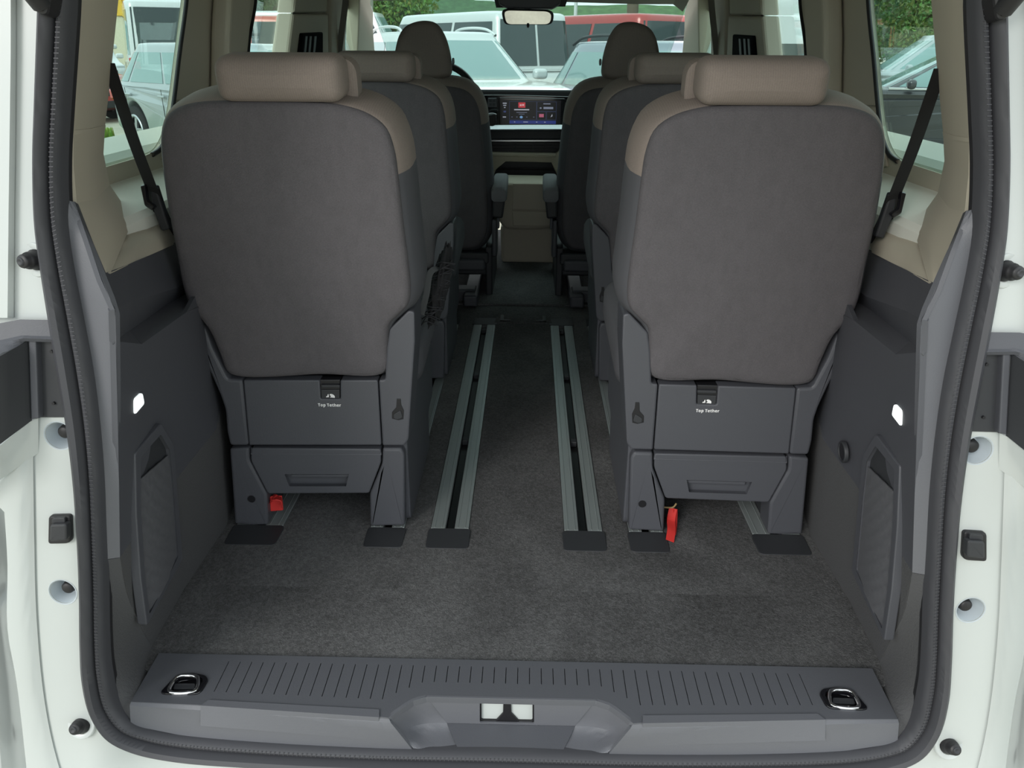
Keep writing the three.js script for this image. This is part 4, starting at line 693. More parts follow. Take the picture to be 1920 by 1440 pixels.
// ---------------------------------------------------------------- dashboard, console, wheel
{
  const DZ = -4.05, dash = thing('dashboard', 'black and beige dashboard with a wide touch screen', 'dashboard', V3(MID, 0.3, DZ)), D = (x, y, o = 0) => atZ(x, y, DZ + o);
  part(dash, 'top_pad', slab([V3(-0.76, 0.762, DZ - 0.02), V3(0.78, 0.762, DZ - 0.02), V3(0.78, 0.69, -4.76), V3(-0.76, 0.69, -4.76)], 0.05, { bevel: 0.01 }), M.plasticDark);
  part(dash, 'black_panel', slab([[840, 178], [960, 178], [1070, 181], [1080, 190], [1076, 236], [840, 236]].map(([x, y]) => D(x, y, 0.01)), 0.06, { bevel: 0.004, round: 0.01 }), M.pianoBlack);
  part(dash, 'carcass', span(-0.76, 0.78, 0.42, 0.66, DZ - 0.03, -4.7, 0.02), M.plasticDark);
  part(dash, 'trim_strip', sheet([[[800, 236, 0.03], [990, 234, 0.035], [1090, 234, 0.03]], [[800, 243, 0.05], [990, 242, 0.055], [1090, 242, 0.05]]].map((r) => r.map(([x, y, o]) => D(x, y, o))), 0.006, 4, 2), M.steel, 'brushed silver strip');
  part(dash, 'band', slab([[800, 244], [1100, 244], [1100, 262], [800, 262]].map(([x, y]) => D(x, y, 0.03)), 0.05, { bevel: 0.006 }), M.plasticDark);
  part(dash, 'trim_strip', slab([[800, 262], [1100, 262], [1100, 266], [800, 266]].map(([x, y]) => D(x, y, 0.035)), 0.04, { bevel: 0.002 }), M.steel);
  const vent = part(dash, 'vent', slab([[870, 266], [1056, 267], [1052, 276], [1042, 286], [870, 284]].map(([x, y]) => D(x, y, 0.0)), 0.03, { bevel: 0.002 }), M.black);
  for (const x of [966, 998, 1020]) part(vent, 'slat', slab([[x, 268], [x + 2.5, 268], [x + 2.5, 283], [x, 283]].map(([a, b]) => D(a, b, 0.008)), 0.02, { bevel: 0.001 }), M.plasticDark);
  for (const y of [272, 278]) part(vent, 'slat', slab([[880, y], [1046, y], [1046, y + 1.6], [880, y + 1.6]].map(([a, b]) => D(a, b, 0.006)), 0.02, { bevel: 0.0008 }), M.plasticDark);
  part(dash, 'lower_panel', slab([[800, 286], [1042, 288], [1056, 276], [1060, 268], [1110, 268], [1110, 350], [1054, 350], [1034, 305], [948, 303], [930, 318], [918, 350], [800, 350]].map(([x, y]) => D(x, y, 0.03)), 0.06, { bevel: 0.006 }), M.beige, 'beige lower dashboard');
  part(dash, 'lip', slab([[800, 284], [1043, 288], [1043, 295], [800, 292]].map(([x, y]) => D(x, y, 0.05)), 0.05, { bevel: 0.006 }), M.beige);
  part(dash, 'cavity', slab([[900, 298], [1070, 298], [1070, 372], [900, 372]].map(([x, y]) => D(x, y, -0.06)), 0.05, { bevel: 0 }), M.black);
  // touch screen with its picture
  const cv = document.createElement('canvas'); cv.width = 512; cv.height = 256; const g = cv.getContext('2d');
  g.fillStyle = '#03050c'; g.fillRect(0, 0, 512, 256);
  g.strokeStyle = '#39466a'; g.lineWidth = 3; g.strokeRect(70, 14, 232, 182); g.strokeRect(306, 14, 166, 96); g.strokeRect(306, 116, 78, 80); g.strokeRect(390, 116, 82, 80);
  g.fillStyle = '#d8404c'; g.fillRect(146, 22, 60, 54); g.fillStyle = '#f2c3c6'; g.fillRect(158, 42, 16, 16); g.fillRect(178, 40, 18, 16);
  g.fillStyle = '#c4c8d4'; g.fillRect(110, 90, 130, 12); g.fillStyle = '#6b7184'; g.fillRect(130, 120, 92, 8); g.fillRect(150, 138, 50, 6);
  g.fillStyle = '#7fb2e8'; g.beginPath(); g.arc(172, 172, 13, 0, 7); g.fill(); g.fillStyle = '#5b6178'; for (const x of [86, 128, 214, 274]) g.fillRect(x, 166, 12, 10);
  g.fillStyle = '#8b93a8'; g.fillRect(360, 30, 62, 10); g.fillRect(362, 66, 84, 22); g.beginPath(); g.arc(338, 78, 9, 0, 7); g.fill();
  g.fillStyle = '#c86a86'; g.fillRect(326, 138, 40, 34); g.fillStyle = '#b9bdc9'; g.beginPath(); g.moveTo(424, 172); g.lineTo(438, 136); g.lineTo(442, 160); g.fill();
  g.fillStyle = '#aab0bd'; g.fillRect(12, 26, 34, 12); g.fillRect(16, 48, 26, 10); g.fillRect(22, 70, 14, 10); g.fillStyle = '#3a4574'; g.fillRect(18, 108, 22, 18); g.fillStyle = '#a9aebc'; g.fillRect(12, 166, 28, 12);
  g.fillStyle = '#2a3a86'; g.fillRect(70, 206, 402, 34); g.fillStyle = '#a4a9ba'; for (const [x, w] of [[110, 10], [190, 40], [300, 12], [370, 14]]) g.fillRect(x, 218, w, 8);
  const st = new THREE.CanvasTexture(cv); st.colorSpace = THREE.SRGBColorSpace;
  const A = D(940, 187, 0.022), B = D(1052, 189, 0.022), C = D(1050, 236, 0.022), E = D(941, 234, 0.022);
  const bez = part(dash, 'screen_bezel', slab([[935, 183], [1060, 185], [1058, 240], [936, 238]].map(([x, y]) => D(x, y, 0.021)), 0.02, { bevel: 0.003, round: 0.008 }), M.pianoBlack);
  const sg = new THREE.PlaneGeometry(A.distanceTo(B), A.distanceTo(E)), sm = new THREE.Mesh(sg, new THREE.MeshStandardMaterial({ color: 0x000000, emissive: 0xffffff, emissiveMap: st, emissiveIntensity: 0.3, roughness: 0.25 }));
  sm.name = 'touch_screen'; sm.userData.label = 'lit touch screen with red tile'; sm.position.copy(A.clone().add(B).add(C).add(E).multiplyScalar(0.25)).sub(dash.position); sm.position.z += 0.0015; bez.add(sm);
  const cl = part(dash, 'switch_panel', slab([[915, 184], [931, 184], [931, 201], [914, 201]].map(([x, y]) => D(x, y, 0.025)), 0.02, { bevel: 0.002 }), M.plasticLight, 'small grey switch panel');
  for (let i = 0; i < 2; i++) for (let j = 0; j < 2; j++) part(cl, 'switch', slab([[917 + i * 7, 186 + j * 7], [922 + i * 7, 186 + j * 7], [922 + i * 7, 191 + j * 7], [917 + i * 7, 191 + j * 7]].map(([x, y]) => D(x, y, 0.028)), 0.004, { bevel: 0.0008 }), M.plastic);
  part(dash, 'side_vent', slab([[1056, 192], [1068, 194], [1067, 228], [1055, 228]].map(([x, y]) => D(x, y, 0.018)), 0.02, { bevel: 0.002 }), M.plasticDark);
  const lv = thing('gear_stalk', 'black gear stalk beside the touch screen', 'lever', atZ(921, 230, -3.9));
  part(lv, 'grip', slab([[912, 216], [930, 213], [931, 232], [925, 237], [913, 236]].map(([x, y]) => atZ(x, y, -3.92)), 0.05, { bevel: 0.006, round: 0.01, seg: 3 }), M.black);
  part(lv, 'cap', tube([[912, 217], [917, 213.5], [926, 213], [931, 215]].map(([x, y]) => atZ(x, y, -3.917)), 0.003, 10, 6), M.steel);
  part(lv, 'column', tube([atZ(900, 232, -3.95), atZ(915, 230, -3.95)], 0.015, 4, 10), M.black);

  const con = thing('centre_console', 'beige centre console with drawer on a narrow foot', 'console', atY(990, 495, 0.0));
  const CZ = -3.72, K = (x, y, o = 0) => atZ(x, y, CZ + o);
  part(con, 'console_body', slab([[930, 342], [1042, 344], [1043, 400], [1037, 428], [1000, 432], [948, 430], [936, 418], [931, 385]].map(([x, y]) => K(x, y, -0.01)), 0.26, { bevel: 0.02, round: 0.02, seg: 4 }), M.beige);
  part(con, 'upper_drawer', slab([[962, 344], [1038, 345], [1038, 395], [960, 393]].map(([x, y]) => K(x, y, 0.0)), 0.02, { bevel: 0.004 }), M.beige);
  part(con, 'lower_drawer', slab([[960, 396], [1038, 397], [1036, 424], [962, 424]].map(([x, y]) => K(x, y, 0.0)), 0.02, { bevel: 0.004 }), M.beige);
  part(con, 'console_foot', slab([atZ(938, 425, -3.80), atZ(1045, 425, -3.80), atZ(1044, 494, -3.80), atZ(940, 493, -3.80)], 0.2, { bevel: 0.015, round: 0.02, seg: 3 }), M.beige);

  const c = V3(-0.40, 0.765, -3.72), wheel = thing('steering_wheel', 'black steering wheel in front of the driver seat', 'steering wheel', c.clone().add(V3(0, -0.19, 0))), q = new THREE.Quaternion().setFromAxisAngle(V3(1, 0, 0), -0.42);
  part(wheel, 'rim', new THREE.TorusGeometry(0.182, 0.015, 14, 60).applyQuaternion(q).translate(c.x, c.y, c.z), M.black);
  part(wheel, 'hub', puff(rectOutline(0.15, 0.11, 0.04, 48), [[0.01, -0.03], [0, -0.01], [0.012, 0]], 0.006).applyQuaternion(q).translate(c.x, c.y - 0.01, c.z - 0.02), M.black);
  for (const a of [0, Math.PI, -Math.PI / 2]) part(wheel, 'spoke', box(0.12, 0.03, 0.014, 0.12, 0, 0, 0.005).rotateZ(a).applyQuaternion(q).translate(c.x, c.y - 0.005, c.z - 0.01), M.black);
  part(wheel, 'column', tube([c.clone().add(V3(0, -0.02, -0.03)), c.clone().add(V3(0, -0.10, -0.24))], 0.035, 4, 14), M.black);
}

// ---------------------------------------------------------------- outside: the car park
const GY = -0.45;
const speck = tex(512, (i, j, n) => { const v = 168 + 40 * (hash2(i, j, 91) - 0.5) + 46 * (fbm(i / n * 8, j / n * 8, 8, 4, 95) - 0.5); return [v * 1.0, v * 0.98, v * 0.88]; }, 0.25);
const grassMap = tex(256, (i, j, n) => { const v = 0.75 + 0.5 * hash2(i, j, 97) * fbm(i / n * 8, j / n * 8, 8, 3, 98); return [120 * v, 160 * v, 52 * v]; }, 0.5);
const paint = (r, g, b, rough = 0.28) => new THREE.MeshPhysicalMaterial({ color: new THREE.Color().setRGB(r, g, b), roughness: rough, clearcoat: 0.8, clearcoatRoughness: 0.06, metalness: 0.1 });
const X = {
  glass: new THREE.MeshPhysicalMaterial({ color: new THREE.Color().setRGB(0.2, 0.31, 0.305), roughness: 0.05, specularIntensity: 1, ior: 1.6 }),
  darkGlass: new THREE.MeshPhysicalMaterial({ color: new THREE.Color().setRGB(0.045, 0.06, 0.062), roughness: 0.06 }),
  tyre: std(0.015, 0.015, 0.016, 0.85), rim: std(0.5, 0.52, 0.54, 0.3, { metalness: 0.8 }), trim: std(0.02, 0.021, 0.023, 0.55), chrome: M.chrome,
  lamp: new THREE.MeshPhysicalMaterial({ color: new THREE.Color().setRGB(0.55, 0.6, 0.62), roughness: 0.1, clearcoat: 1 }), tail: new THREE.MeshPhysicalMaterial({ color: new THREE.Color().setRGB(0.45, 0.02, 0.02), roughness: 0.15, clearcoat: 1 }),
};
{
  const g = structure('ground', 'pale gravelled asphalt of the car park', 'ground');
  part(g, 'gravel', new THREE.BoxGeometry(160, 0.2, 160).translate(0, GY - 0.1, -60), new THREE.MeshStandardMaterial({ map: speck, roughness: 0.95 }));
}
// a car in its own axes: x forward, y up from the ground, z to its right; then turned by `yaw` and set down
function car(name, label, o) {
  const { L: len, W: wid, H: hgt, belt, hood, deck = belt, cab, roof, wheel = 0.33, colour, at, yaw, rails, group, van, clear = 0.2, sideCuts, split, screenTint } = o;
  const g = new THREE.Group(); g.name = numbered(name); g.position.set(at[0], GY, at[1]); g.rotation.y = yaw; g.userData = { label, category: o.category ?? 'car' }; if (group) g.userData.group = group; scene.add(g);
  const add = (n, geo, m, parent = g, lab) => { const me = new THREE.Mesh(geo, m); me.name = n; me.castShadow = me.receiveShadow = true; if (lab) me.userData.label = lab; parent.add(me); return me; };
  const h = len / 2, ax = [h - (van ? 0.95 : 0.85), -h + (van ? 1.0 : 0.8)], R = wheel + 0.05;
  const s = new THREE.Shape();
  s.moveTo(-h + 0.06, clear + 0.1);
  s.lineTo(-h, hood * 0.62); s.quadraticCurveTo(-h + 0.0, deck - 0.05, -h + 0.12, deck);
  s.lineTo(cab[0], belt); s.lineTo(cab[1], belt);
  s.quadraticCurveTo(h - 0.45, hood + 0.06, h - 0.22, hood - 0.03); s.quadraticCurveTo(h, hood - 0.12, h, hood * 0.58); s.lineTo(h - 0.04, clear + 0.08);
  for (const c of ax) { s.lineTo(c + R, clear); s.absarc(c, wheel, R, -Math.acos(Math.min(1, 1)) + 0.05, Math.PI - 0.05, false); s.lineTo(c - R, clear); }
  s.closePath();
  const hw = wid / 2, body = new THREE.ExtrudeGeometry(s, { depth: wid - 0.2, bevelEnabled: true, bevelSize: 0.07, bevelThickness: 0.1, bevelOffset: -0.07, bevelSegments: 4, curveSegments: 12 }).translate(0, 0, -hw + 0.1), p = body.attributes.position;
  for (let i = 0; i < p.count; i++) { const x = p.getX(i) / h, k = 1 - 0.14 * Math.pow(Math.abs(x), 5); p.setZ(i, p.getZ(i) * k * (p.getY(i) < 0.35 ? 0.97 : 1)); }
  add('body', creased(body, 32), colour);
  // cabin: rounded rings from the belt line up to the roof
  const W = (t) => (hw - 0.06) * (1 - (van ? 0.10 : 0.22) * t), xr = (t) => cab[0] + (roof[0] - cab[0]) * t, xf = (t) => cab[1] + (roof[1] - cab[1]) * t, yy = (t) => belt - 0.03 + (hgt - 0.07 - belt + 0.03) * t;
  const ring = (t, k = 1, dy = 0, n = van ? 9 : 6) => Array.from({ length: 56 }, (_, i) => { const a = i / 56 * 2 * Math.PI, c = Math.cos(a), q = Math.sin(a), sx = Math.sign(c) * Math.pow(Math.abs(c), 2 / n), sz = Math.sign(q) * Math.pow(Math.abs(q), 2 / n), mid = (xr(t) + xf(t)) / 2, half = (xf(t) - xr(t)) / 2; return V3(mid + half * sx * k, yy(t) + dy, W(t) * sz * k); });
  const rs = [0, 0.3, 0.6, 0.9, 1].map((t) => ring(t)); rs.push(ring(1, 0.985, 0.028), ring(1, 0.95, 0.048), ring(1, 0.8, 0.062), ring(1, 0.4, 0.07), ring(1, 0.02, 0.071));
  add('roof', loft(rs.map((r) => r.slice().reverse()), { deg: 50 }), colour);
  // glass, each pane by itself
  const pane = (a, b, t0, t1, side, sl0 = 0, sl1 = 0) => { // along the side between fractions a..b of the cabin
    const rows = []; for (let j = 0; j <= 4; j++) { const t = t0 + (t1 - t0) * j / 4, row = []; for (let i = 0; i <= 6; i++) { const f = a + (b - a) * i / 6, x = xr(t) + (xf(t) - xr(t)) * f + (sl0 * (1 - i / 6) + sl1 * i / 6) * (j / 4); row.push(V3(x, yy(t), side * (W(t) * Math.pow(Math.max(0, 1 - Math.pow(Math.abs(f * 2 - 1), van ? 9 : 6)), 1 / (van ? 9 : 6)) + 0.006))); } rows.push(row); }
    const ge = side > 0 ? flip(net(rows, 1, 1)) : net(rows, 1, 1); ge.computeVertexNormals(); return ge;
  };
  const cuts = sideCuts ?? (van ? [[0.05, 0.36], [0.385, 0.68], [0.71, 0.95]] : [[0.07, 0.2], [0.225, 0.56], [0.585, 0.93]]);
  for (const side of [-1, 1]) for (const [a, b] of cuts) { const wn = add('side_window', pane(a, b, 0.12, 0.88, side), screenTint ?? X.glass, g); wn.material.side = THREE.DoubleSide; }
  const end = (front, z0 = -0.84, z1 = 0.84, t0 = 0.1, t1 = 0.92) => { const rows = []; for (let j = 0; j <= 5; j++) { const t = t0 + (t1 - t0) * j / 5, row = []; for (let i = 0; i <= 10; i++) { const f = z0 + (z1 - z0) * i / 10, n = van ? 9 : 6, mid = (xr(t) + xf(t)) / 2, half = (xf(t) - xr(t)) / 2; row.push(V3(mid + (front ? 1 : -1) * (half * Math.pow(1 - Math.pow(Math.abs(f), n), 1 / n) + 0.007), yy(t), W(t) * f)); } rows.push(row); } const ge = front ? net(rows, 1, 1) : flip(net(rows, 1, 1)); ge.computeVertexNormals(); return ge; };
  add('windscreen', end(true), X.glass).material.side = THREE.DoubleSide;
  if (split) { add('rear_window', end(false, -0.86, -0.03), X.darkGlass).material.side = THREE.DoubleSide; add('rear_window', end(false, 0.03, 0.86), X.darkGlass); } else add('rear_window', end(false, -0.84, 0.84, ...(o.rearT ?? [0.1, 0.92])), X.darkGlass).material.side = THREE.DoubleSide;
  for (const c of ax) for (const side of [-1, 1]) {
    const ty = add('tyre', new THREE.LatheGeometry([[wheel * 0.6, -0.1], [wheel * 0.94, -0.11], [wheel, -0.07], [wheel, 0.07], [wheel * 0.94, 0.11], [wheel * 0.6, 0.1]].map(([r, y]) => new THREE.Vector2(r, y)), 32).rotateX(Math.PI / 2).translate(c, wheel, side * (hw - 0.12)), X.tyre);
    const sp = []; for (let k = 0; k < 5; k++) sp.push(new THREE.BoxGeometry(wheel * 0.56, 0.06, 0.03).translate(wheel * 0.32, 0, 0).rotateZ(k * 2 * Math.PI / 5).translate(c, wheel, side * (hw - 0.03)));
    add('rim', join([new THREE.TorusGeometry(wheel * 0.6, 0.025, 8, 32).translate(c, wheel, side * (hw - 0.03)), new THREE.CylinderGeometry(0.05, 0.05, 0.04, 12).rotateX(Math.PI / 2).translate(c, wheel, side * (hw - 0.03)), ...sp]), X.rim, ty);
  }
  for (const side of [-1, 1]) {
    for (const f of van ? [0.66] : [0.28, 0.6]) add('door_handle', box(0.17, 0.03, 0.03, xr(0) + (xf(0) - xr(0)) * f - 0.1, belt - 0.13, side * (hw + 0.006), 0.012), o.handle ?? colour);
    const mi = add('wing_mirror', box(0.12, 0.13, 0.2, cab[1] - (van ? 0.15 : 0.42), belt + 0.07, side * (hw + 0.1), 0.05), colour);
    add('headlamp', box(0.3, 0.13, 0.34, h - 0.2, hood - 0.16, side * (hw - 0.3), 0.05), X.lamp);
    add('tail_lamp', van ? box(0.06, 0.55, 0.14, -h + 0.03, belt - 0.2, side * (hw - 0.13), 0.03) : box(0.22, 0.16, 0.34, -h + 0.12, deck - 0.14, side * (hw - 0.24), 0.04), X.tail);
    add('sill_trim', box(ax[0] - ax[1] - 2 * R, 0.09, 0.04, (ax[0] + ax[1]) / 2, clear + 0.06, side * (hw - 0.02), 0.015), o.trim ?? X.trim);
    add('door_seam', join([0.22, 0.57].map((f) => box(0.008, belt - clear - 0.2, 0.006, xr(0) + (xf(0) - xr(0)) * f, (belt + clear) / 2 + 0.06, side * (hw + 0.0005), 0.002))), X.trim);
    if (o.beltTrim) add('belt_trim', box(xf(0) - xr(0) - 0.3, 0.03, 0.02, (xf(0) + xr(0)) / 2, belt + 0.005, side * (hw - 0.04), 0.006), X.chrome);
    if (rails) add('roof_rail', tube([V3(roof[0] + 0.1, hgt - 0.05, side * (W(1) - 0.03)), V3(roof[0] + 0.3, hgt + 0.025, side * (W(1) - 0.05)), V3(roof[1] - 0.4, hgt + 0.025, side * (W(1) - 0.05)), V3(roof[1] - 0.15, hgt - 0.05, side * (W(1) - 0.03))], 0.018, 20, 8), o.railMat ?? X.trim);
  }
  add('grille', box(0.06, 0.18, wid * 0.5, h - 0.03, hood * 0.68, 0, 0.02), X.trim);
  add('bumper_trim', box(0.08, 0.16, wid * 0.7, h - 0.05, clear + 0.16, 0, 0.03), X.trim);
  return g;
}
const HATCH = { L: 4.2, W: 1.8, H: 1.47, belt: 0.95, hood: 0.86, deck: 0.93, cab: [-1.95, 1.05], roof: [-1.45, 0.15] };
const SUV = { L: 4.4, W: 1.84, H: 1.66, belt: 1.07, hood: 1.0, deck: 1.05, cab: [-2.05, 1.05], roof: [-1.6, 0.2], wheel: 0.36 };
const SALOON = { L: 4.7, W: 1.83, H: 1.45, belt: 0.95, hood: 0.84, deck: 0.98, cab: [-1.7, 1.15], roof: [-0.85, 0.25] };
const VAN = { L: 4.95, W: 1.9, H: 1.97, belt: 1.12, hood: 1.02, deck: 1.1, cab: [-2.42, 1.75], roof: [-2.3, 0.95], van: true, wheel: 0.35, category: 'van' };
const front = (dx, dz) => Math.atan2(-dz, dx);      // yaw for a car whose nose points along (dx, dz)
const white = paint(0.62, 0.64, 0.64), silver = paint(0.33, 0.37, 0.385), grey = paint(0.13, 0.145, 0.16), dark = paint(0.035, 0.036, 0.04), redPaint = paint(0.40, 0.035, 0.03), blueGrey = paint(0.20, 0.24, 0.28);
car('white_suv', 'white sport utility car facing the van, seen through the windscreen', { ...SUV, H: 1.65, colour: white, at: [-1.05, -11.0], yaw: front(0.45, 0.9), rails: true, railMat: white });
car('grey_estate', 'blue grey estate car with roof rails beside the white utility car', { ...SUV, H: 1.54, belt: 1.0, hood: 0.92, deck: 0.98, colour: blueGrey, at: [1.75, -9.7], yaw: front(0.4, 0.92), rails: true });
car('white_van', 'white van with split rear window behind the utility car', { ...VAN, H: 2.02, colour: white, at: [-1.35, -16.0], yaw: front(-0.62, -0.78), split: true, screenTint: X.darkGlass });
car('red_van', 'red van parked beside the white van beyond the windscreen', { ...VAN, H: 2.07, colour: redPaint, at: [1.2, -17.9], yaw: front(-0.62, -0.78), screenTint: X.darkGlass });
car('dark_window_van', 'tall white van with dark side windows far beyond the driver headrest', { ...VAN, L: 5.6, H: 2.5, belt: 1.35, cab: [-2.7, 2.1], roof: [-2.65, 1.5], colour: white, at: [-6.4, -27.5], yaw: front(1, 0.05), screenTint: X.darkGlass });
car('silver_hatchback', 'silver grey hatchback outside the quarter window', { ...HATCH, L: 4.0, H: 1.5, colour: silver, at: [-4.2, -11.5], yaw: front(0.78, 0.63) });
car('red_car', 'red car behind the silver hatchback', { ...HATCH, colour: redPaint, at: [-10.45, -17.1], yaw: front(0.95, 0.3) });
car('white_tailgate_van', 'white van with big dark rear window above the silver hatchback', { ...VAN, H: 2.45, colour: white, at: [-9.7, -21.9], yaw: front(-0.45, -0.89) });
car('white_truck', 'white truck cab standing by the building', { ...VAN, L: 4.6, H: 2.3, belt: 1.35, colour: white, at: [-14.6, -25.0], yaw: front(0.9, 0.4), category: 'truck' });
car('orange_red_van', 'orange red van seen through the sliding door window', { ...VAN, H: 2.1, colour: paint(0.5, 0.07, 0.04), at: [-5.6, -21.0], yaw: front(0, -1) });
car('white_saloon', 'white saloon in front of the orange red van', { ...SALOON, H: 1.5, colour: white, at: [-4.9, -15.5], yaw: front(0.78, 0.63) });
car('dark_saloon', 'dark grey saloon with silver window trim outside the quarter window', { ...SALOON, H: 1.47, colour: dark, at: [6.3, -12.3], yaw: front(-0.95, -0.3), beltTrim: true, handle: X.chrome });
car('silver_saloon', 'tall silver car standing behind the dark saloon', { ...SUV, H: 1.75, colour: silver, at: [8.1, -17.0], yaw: front(-0.97, -0.2) });
car('camper_van', 'tall white camper van seen through the sliding door window', { ...VAN, L: 5.0, H: 2.3, colour: white, at: [4.6, -17.2], yaw: front(0, -1), rearT: [0.05, 0.4], category: 'camper' });

// grass verge, trees, hills, building, pole
{
  const gr = thing('grass_verge', 'bright green grass verge beside the silver hatchback', 'grass', V3(-7.5, GY, -12.8), { kind: 'stuff' });
  const blade = new THREE.BufferGeometry(); blade.setAttribute('position', new THREE.Float32BufferAttribute([-0.012, 0, 0, 0.012, 0, 0, 0.004, 0.16, 0.03, -0.012, 0, 0, 0.004, 0.16, 0.03, -0.004, 0.16, 0.03], 3)); blade.computeVertexNormals();
  const gm = new THREE.MeshStandardMaterial({ color: new THREE.Color().setRGB(0.22, 0.36, 0.06), roughness: 0.9, side: THREE.DoubleSide }), n = 2200, im = new THREE.InstancedMesh(blade, gm, n), m = new THREE.Matrix4();
  for (let i = 0; i < n; i++) { m.makeRotationY(rr(0, 6.28)).setPosition(rr(-0.5, 0.45), 0.02, rr(-0.75, 0.8)); im.setMatrixAt(i, m); im.setColorAt(i, new THREE.Color().setRGB(rr(0.7, 1.2), rr(0.8, 1.1), rr(0.6, 1.1))); }
  im.name = 'grass_blades'; gr.add(im);
  part(gr, 'soil', box(1.0, 0.06, 1.7, -7.5, GY + 0.0, -12.8, 0.02), new THREE.MeshStandardMaterial({ map: grassMap, roughness: 1 }));
}
const bark = std(0.13, 0.10, 0.07, 0.95), leafGreens = [[0.16, 0.27, 0.05], [0.10, 0.2, 0.05], [0.2, 0.3, 0.1], [0.075, 0.145, 0.06]];
function tree(label, x, z, height, crown, trunk, tone, count, group, crownY = 0.72) {
  const t = thing('tree', label, 'tree', V3(x, GY, z), { group });
  part(t, 'trunk', join([tube([V3(x, GY, z), V3(x + 0.06, GY + height * 0.35, z), V3(x - 0.05, GY + height * 0.8, z)], trunk, 10, 10), ...[0, 1, 2, 3].map((k) => tube([V3(x, GY + height * (0.4 + k * 0.08), z), V3(x + Math.cos(k * 1.7) * crown * 0.6, GY + height * (0.6 + k * 0.08), z + Math.sin(k * 1.7) * crown * 0.6)], trunk * 0.35, 6, 7))]), bark);
  const leaf = new THREE.BufferGeometry(), q = 0.13; leaf.setAttribute('position', new THREE.Float32BufferAttribute([0, 0, 0, q * 0.5, q * 0.5, 0.03, 0, q * 1.3, 0, 0, 0, 0, 0, q * 1.3, 0, -q * 0.5, q * 0.5, 0.03], 3)); leaf.computeVertexNormals();
  const c = leafGreens[tone], mat = new THREE.MeshPhysicalMaterial({ color: new THREE.Color().setRGB(...c), roughness: 0.8, side: THREE.DoubleSide, transmission: 0.3, thickness: 0 }), im = new THREE.InstancedMesh(leaf, mat, count), m = new THREE.Matrix4(), e = new THREE.Euler();
  const lumps = Array.from({ length: 16 }, () => { const a = rr(0, 6.28), b = rr(-1, 1), r = crown * rr(0.35, 0.85); return V3(Math.cos(a) * Math.sqrt(1 - b * b) * r, height * crownY + b * r * (1 - crownY) * height / crown * 0.8, Math.sin(a) * Math.sqrt(1 - b * b) * r); });
  for (let i = 0; i < count; i++) {
    const l = lumps[i % 16], a = rr(0, 6.28), b = rr(-1, 1), r = crown * 0.42 * Math.cbrt(rnd());
    m.makeRotationFromEuler(e.set(rr(0, 6.28), rr(0, 6.28), rr(0, 6.28))).setPosition(l.x + Math.cos(a) * Math.sqrt(1 - b * b) * r, l.y + b * r * 0.8, l.z + Math.sin(a) * Math.sqrt(1 - b * b) * r); im.setMatrixAt(i, m); im.setColorAt(i, new THREE.Color().setRGB(rr(0.7, 1.3), rr(0.75, 1.2), rr(0.6, 1.2)));
  }
  im.name = 'foliage'; im.userData.kind = 'stuff'; t.add(im);
}
tree('leafy tree beyond the dark windowed van', -5.2, -31, 4.4, 1.9, 0.12, 0, 5000, 'trees beyond the parked cars', 0.66);
tree('round green bush between the white vans', -2.9, -25, 2.35, 1.0, 0.1, 0, 4000, 'trees beyond the parked cars', 0.62);
tree('dense dark green tree above the orange red van', -10.4, -31.5, 5.2, 2.2, 0.16, 1, 9000, 'trees beyond the parked cars', 0.55);
tree('slim tree trunk rising behind the red van', 2.9, -25, 6.5, 1.8, 0.17, 2, 3000, 'trees beyond the parked cars', 0.85);
tree('tree trunk pair behind the end of the red van', 6.3, -26, 6.5, 1.8, 0.2, 2, 3000, 'trees beyond the parked cars', 0.85);
tree('tree with bare brown trunk outside the quarter window', 11.5, -21.5, 5.6, 2.4, 0.14, 2, 7000, 'trees beyond the dark saloon', 0.78);
for (const [i, [x, z]] of [[9.8, -29], [13.4, -30], [16.8, -29], [20, -28], [24, -27]].entries()) tree(['hedge tree right behind the silver saloon', 'bluish green hedge tree behind the bare trunk', 'broad hedge tree next to the bare trunk', 'hedge tree further along the verge', 'last hedge tree of the row'][i], x, z, 5.6, 2.6, 0.16, 3 - (i % 2), 8000, 'trees beyond the dark saloon', 0.5);
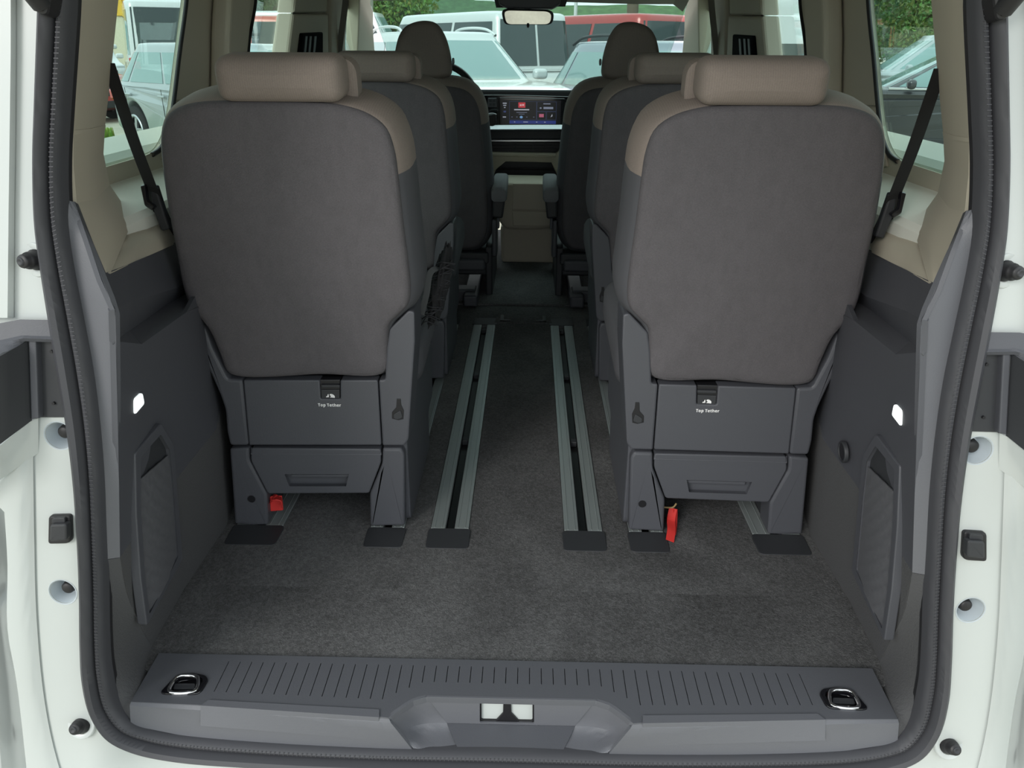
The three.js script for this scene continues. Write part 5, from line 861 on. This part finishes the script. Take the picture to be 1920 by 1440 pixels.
function hill(label, x0, x1, z, pts, colour, seedN) {
  const N = 80, rings = [];
  for (let i = 0; i <= N; i++) { const t = i / N, x = x0 + (x1 - x0) * t, f = t * (pts.length - 1), k = Math.min(pts.length - 2, Math.floor(f)), u = f - k, s = u * u * (3 - 2 * u), y = pts[k] + (pts[k + 1] - pts[k]) * s + 2.2 * (fbm(t * 20, 0.5, 64, 3, seedN) - 0.5); rings.push([V3(x, GY - 1, z + 60), V3(x, y * 0.55, z + 25), V3(x, y, z), V3(x, y * 0.5, z - 60), V3(x, GY - 1, z - 90)]); }
  const h = structure('hill', label, 'hill'); h.name = numbered('wooded_ridge');
  const m = tex(256, (i, j, n) => { const v = 0.8 + 0.4 * fbm(i / n * 24, j / n * 24, 24, 3, seedN); return colour.map((c) => c * v); }, 0.02);
  part(h, 'slope', loft(rings, { caps: false, closed: false, deg: 180 }), new THREE.MeshStandardMaterial({ map: m, roughness: 1 }));
}
hill('long wooded hill far beyond the car park', -260, 40, -420, [4, 8, 14, 22, 27, 26, 23, 20, 17], [66, 96, 62], 131);
hill('patchy green wooded hills on the far side', -30, 330, -380, [12, 18, 19, 17, 20, 22, 19, 21, 18, 14], [78, 108, 64], 137);
{
  const b = thing('workshop_building', 'cream building with yellow boards and orange roof edge', 'building', V3(-17, GY, -31)), cream = std(0.62, 0.58, 0.44, 0.9);
  part(b, 'wall', span(-26, -13.5, GY, 2.05, -31, -36, 0.05), cream);
  for (let i = 0; i < 38; i++) part(b, 'fascia_board', box(0.30, 1.0, 0.08, -25.8 + i * 0.325, 2.5, -30.96, 0.02), i % 2 ? std(0.75, 0.45, 0.05, 0.7) : std(0.8, 0.5, 0.07, 0.7));
  part(b, 'roof_edge', span(-26.3, -13.2, 3.0, 3.9, -30.7, -36.5, 0.1), std(0.62, 0.2, 0.07, 0.8));
  part(b, 'door', span(-18, -16.6, GY, 1.5, -30.99, -31.05, 0.02), std(0.25, 0.27, 0.28, 0.6));
  const l = thing('street_lamp', 'thin pale lamp post beyond the white van', 'lamp post', V3(1.35, GY, -26));
  part(l, 'pole', new THREE.CylinderGeometry(0.045, 0.06, 6, 12).translate(1.35, GY + 3, -26), std(0.6, 0.62, 0.62, 0.5));
  part(l, 'foot', new THREE.CylinderGeometry(0.1, 0.1, 0.1, 12).translate(1.35, GY + 0.05, -26), std(0.6, 0.62, 0.62, 0.5));
}

renderer.render(scene, camera);
